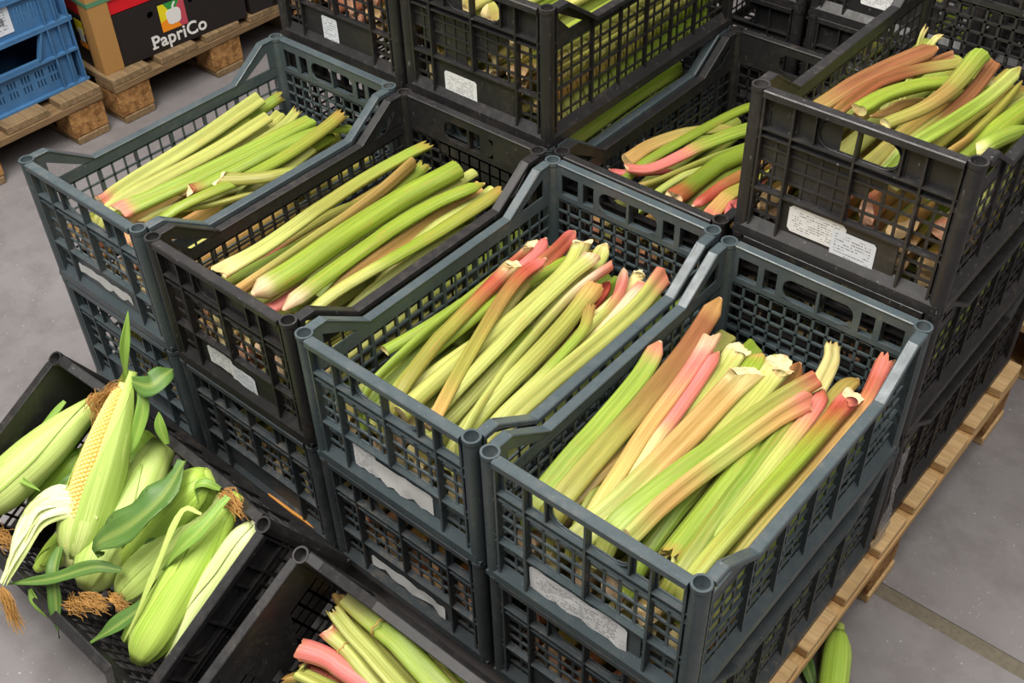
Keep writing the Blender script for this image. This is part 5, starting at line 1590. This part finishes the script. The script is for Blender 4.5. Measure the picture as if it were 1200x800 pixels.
def carton(loc, w, rz, label, printed):
    """local: y along the visible face, x=0 the face, body goes to -x"""
    root = empty('fruit_carton', loc, label, 'carton', 'printed cartons', (0, 0, rz))
    D, Hc = 0.38, 0.30
    hz = 0.157
    b = MB()
    # front board with two round holes
    holes = [(0.177, 0.119), (w - 0.177, 0.119)]
    ycuts = [0.0]
    for hy, hz_ in holes:
        ycuts += [hy - 0.02, hy + 0.02]
    ycuts.append(w)
    for i in range(len(ycuts) - 1):
        y0, y1 = ycuts[i], ycuts[i + 1]
        if i % 2 == 0:
            b.box(-0.006, 0, y0, y1, 0, hz)
        else:
            b.box(-0.006, 0, y0, y1, 0, 0.099)
            b.box(-0.006, 0, y0, y1, 0.139, hz)
            cy, cz, r, n = (y0 + y1) / 2, 0.119, 0.0105, 16
            sq = []
            for k in range(n):
                a = 2 * PI * k / n
                m = 0.02 / max(abs(math.cos(a)), abs(math.sin(a)))
                sq.append((cy + m * math.cos(a), cz + m * math.sin(a)))
            ci = [(cy + r * math.cos(2 * PI * k / n), cz + r * math.sin(2 * PI * k / n)) for k in range(n)]
            A = [b.vert((0, p[0], p[1])) for p in sq]
            B = [b.vert((0, p[0], p[1])) for p in ci]
            Cc = [b.vert((-0.006, p[0], p[1])) for p in ci]
            for k in range(n):
                j = (k + 1) % n
                b.face((A[k], A[j], B[j], B[k]))
                b.face((B[k], B[j], Cc[j], Cc[k]))
    fp = b.build('front_panel', M['black_card'], root)
    b = MB()
    b.box(-D, -0.004, 0.0, 0.006, 0, hz)
    b.build('side_panel', M['black_card'], root)
    b = MB()
    b.box(-D, -0.004, w - 0.006, w, 0, hz)
    b.build('side_panel', M['black_card'], root)
    b = MB()
    b.box(-D, -D + 0.006, 0.006, w - 0.006, 0, hz)
    b.build('back_panel', M['black_card'], root)
    b = MB()
    b.box(-D + 0.006, -0.02, 0.006, w - 0.006, 0.001, 0.006)
    b.build('bottom_panel', M['cardboard'], root)
    b = MB()
    b.box(-D, -0.002, 0.002, w - 0.002, hz + 0.0005, Hc)
    b.build('red_upper_tray', M['red_card'], root, bevel=0.003)
    for y0, y1 in ((-0.004, 0.058), (w - 0.058, w + 0.004))[:(1 if printed else 0)]:
        b = MB()
        s = 1 if y0 < 0.1 else -1
        b.box(0.0, 0.005, y0, y1, 0, Hc + 0.01)
        ye = y0 if s > 0 else y1
        b.box(-0.055, 0.0, min(ye, ye + s * 0.005), max(ye, ye + s * 0.005), 0, Hc + 0.01)
        b.build('corner_board', M['cardboard'], root, bevel=0.001)
    b = MB()
    b.box(0.0052, 0.0062, -0.006, w + 0.006, 0.205, 0.218)
    b.box(-D, 0.0062, -0.0062, -0.0052, 0.205, 0.218)
    b.build('strap', M['strap'], root)
    if printed:
        # emblem: pepper on a four coloured square
        y0, y1, z0, z1 = 0.204, 0.290, 0.054, 0.136
        ym, zm = (y0 + y1) / 2, (z0 + z1) / 2
        if True:
            flat_poly('emblem_yellow', [(y0, z0 + 0.03), (ym, zm), (y0 + 0.018, z1), (y0, z1)], M['yellow_print'], fp)
            flat_poly('emblem_green', [(y0 + 0.018, z1), (ym, zm), (y1 - 0.012, z1)], M['green_print'], fp)
            flat_poly('emblem_pink', [(y1 - 0.012, z1), (ym, zm), (y1 - 0.022, z0), (y1, z0), (y1, z1)], M['pink_print'], fp)
            flat_poly('emblem_orange', [(y0, z0), (y1 - 0.022, z0), (ym, zm), (y0, z0 + 0.03)], M['orange_print'], fp)
        pep = []
        for k in range(24):
            a = 2 * PI * k / 24
            r = 0.0265 * (1 - 0.09 * math.cos(4 * a)) * (0.92 if math.sin(a) < 0 else 1.0)
            pep.append((ym + r * math.cos(a) + 0.002, zm - 0.004 + r * math.sin(a) * 0.98))
        flat_poly('emblem_pepper', pep, M['white_print'], fp, 0.0012)
        flat_poly('emblem_stem', [(ym - 0.001, zm + 0.014), (ym + 0.006, zm + 0.014), (ym + 0.008, zm + 0.026), (ym + 0.016, zm + 0.036), (ym + 0.011, zm + 0.039), (ym + 0.002, zm + 0.028)],
                  M['white_print'], fp, 0.0013)
        # side emblem
        for nm, pts, mt in (('emblem_yellow', [(0.07, 0.10), (0.07, 0.14), (0.11, 0.14), (0.11, 0.10)], 'yellow_print'),
                            ('emblem_pepper', [(0.076, 0.075), (0.076, 0.115), (0.10, 0.115), (0.10, 0.075)], 'white_print'),
                            ('emblem_orange', [(0.07, 0.055), (0.07, 0.072), (0.11, 0.072), (0.11, 0.055)], 'orange_print')):
            o = flat_poly(nm, [(-p[0], p[1]) for p in pts], M[mt], root, 0.0008 if nm != 'emblem_pepper' else 0.0014)
            o.rotation_euler = (0, 0, -PI / 2)
            o.location = (0.0, 0.0, 0)
            o.rotation_euler = (0, 0, -PI / 2)
        # lettering
        cu = bpy.data.curves.new('brand_lettering', 'FONT')
        cu.body = 'PapriCo'
        cu.size = 0.066
        cu.offset = 0.0011
        cu.extrude = 0.0006
        cu.space_character = 1.04
        to = bpy.data.objects.new('tmp_text', cu)
        COL.objects.link(to)
        dg = bpy.context.evaluated_depsgraph_get()
        me = bpy.data.meshes.new_from_object(to.evaluated_get(dg))
        bpy.data.objects.remove(to)
        me.materials.clear()
        me.materials.append(M['white_print'])
        xs = [v.co.x for v in me.vertices]
        k = 0.185 / (max(xs) - min(xs))
        x_0 = min(xs)
        # slab serifs on the upright stems
        bm = bmesh.new()
        bm.from_mesh(me)
        bm.to_mesh(me)
        bm.free()
        for v in me.vertices:
            v.co = Vector((v.co.z + 0.0008, 0.163 + (v.co.x - x_0) * k, 0.016 + v.co.y * k))
        o = link('lettering', me, fp)
        h = 0.066 * k
        sb = MB()
        lett = {}
        for (sx, sz) in ((0.1655, 0.016), ):
            sb.box(0.0002, 0.0015, sx - 0.006, sx + 0.013, sz, sz + 0.005)
        sb.build('lettering_serif', M['white_print'], fp)
    return root


CR = math.radians(85.6 - 90)
carton((-1.046, 0.757, ZP), 0.492, CR, 'black printed carton with a pepper emblem and white lettering', True)
carton((-1.006, 1.262, ZP), 0.28, CR, 'plain black carton end just beyond the lettered carton', False)

# dried leaf strip on the foot of a lower crate
r = empty('dry_leaf', (0.545, 0.004, 0.172), 'thin dried orange leaf strip on the foot of a lower slate crate', 'leaf')
KEEP = TM_C
TM_C = Matrix.Identity(4)
leaf_blade(r, Vector((0.545, 0.004, 0.172)), [Vector((0.545, 0.004, 0.1725)), Vector((0.585, 0.003, 0.1720)), Vector((0.63, 0.004, 0.1728)), Vector((0.668, 0.003, 0.1722))], 0.007,
           lin((196, 120, 44)), 0, 0.2, rndl)
TM_C = KEEP

# scrap of clear stretch film caught at the lower corner of the rear column
t = NT('clear_stretch_film', 0.12, 0.6)
t.base((0.75, 0.77, 0.8))
t.b.inputs['Transmission Weight'].default_value = 0.85
t.b.inputs['IOR'].default_value = 1.12
t.b.inputs['Alpha'].default_value = 0.55
M['film'] = t.m
mb = MB()
rf = random.Random(5)
rows = []
for i in range(15):
    z = 0.150 + 0.017 * i
    row = []
    for j in range(6):
        y = 0.585 + 0.010 * j + 0.012 * noise.noise(Vector((i * 0.5, j * 0.2, 2.0)))
        wgt = 1.0 if i < 5 else 0.55
        row.append(mb.vert((1.4365 + 0.006 * abs(noise.noise(Vector((i * 0.8, j * 0.9, 5.0)))), 0.612 + (y - 0.612) * wgt, z)))
    rows.append(row)
for i in range(14):
    for j in range(5):
        mb.face((rows[i][j], rows[i][j + 1], rows[i + 1][j + 1], rows[i + 1][j]), True)
o = mb.build('stretch_film', M['film'], None, (1.4365, 0.61, 0.15))
o.location = (1.4365, 0.61, 0.15)
m = o.modifiers.new('thick', 'SOLIDIFY')
m.thickness = 0.0004
tag(o, 'crumpled scrap of clear stretch film at the lower corner of the rear black crates', 'film')
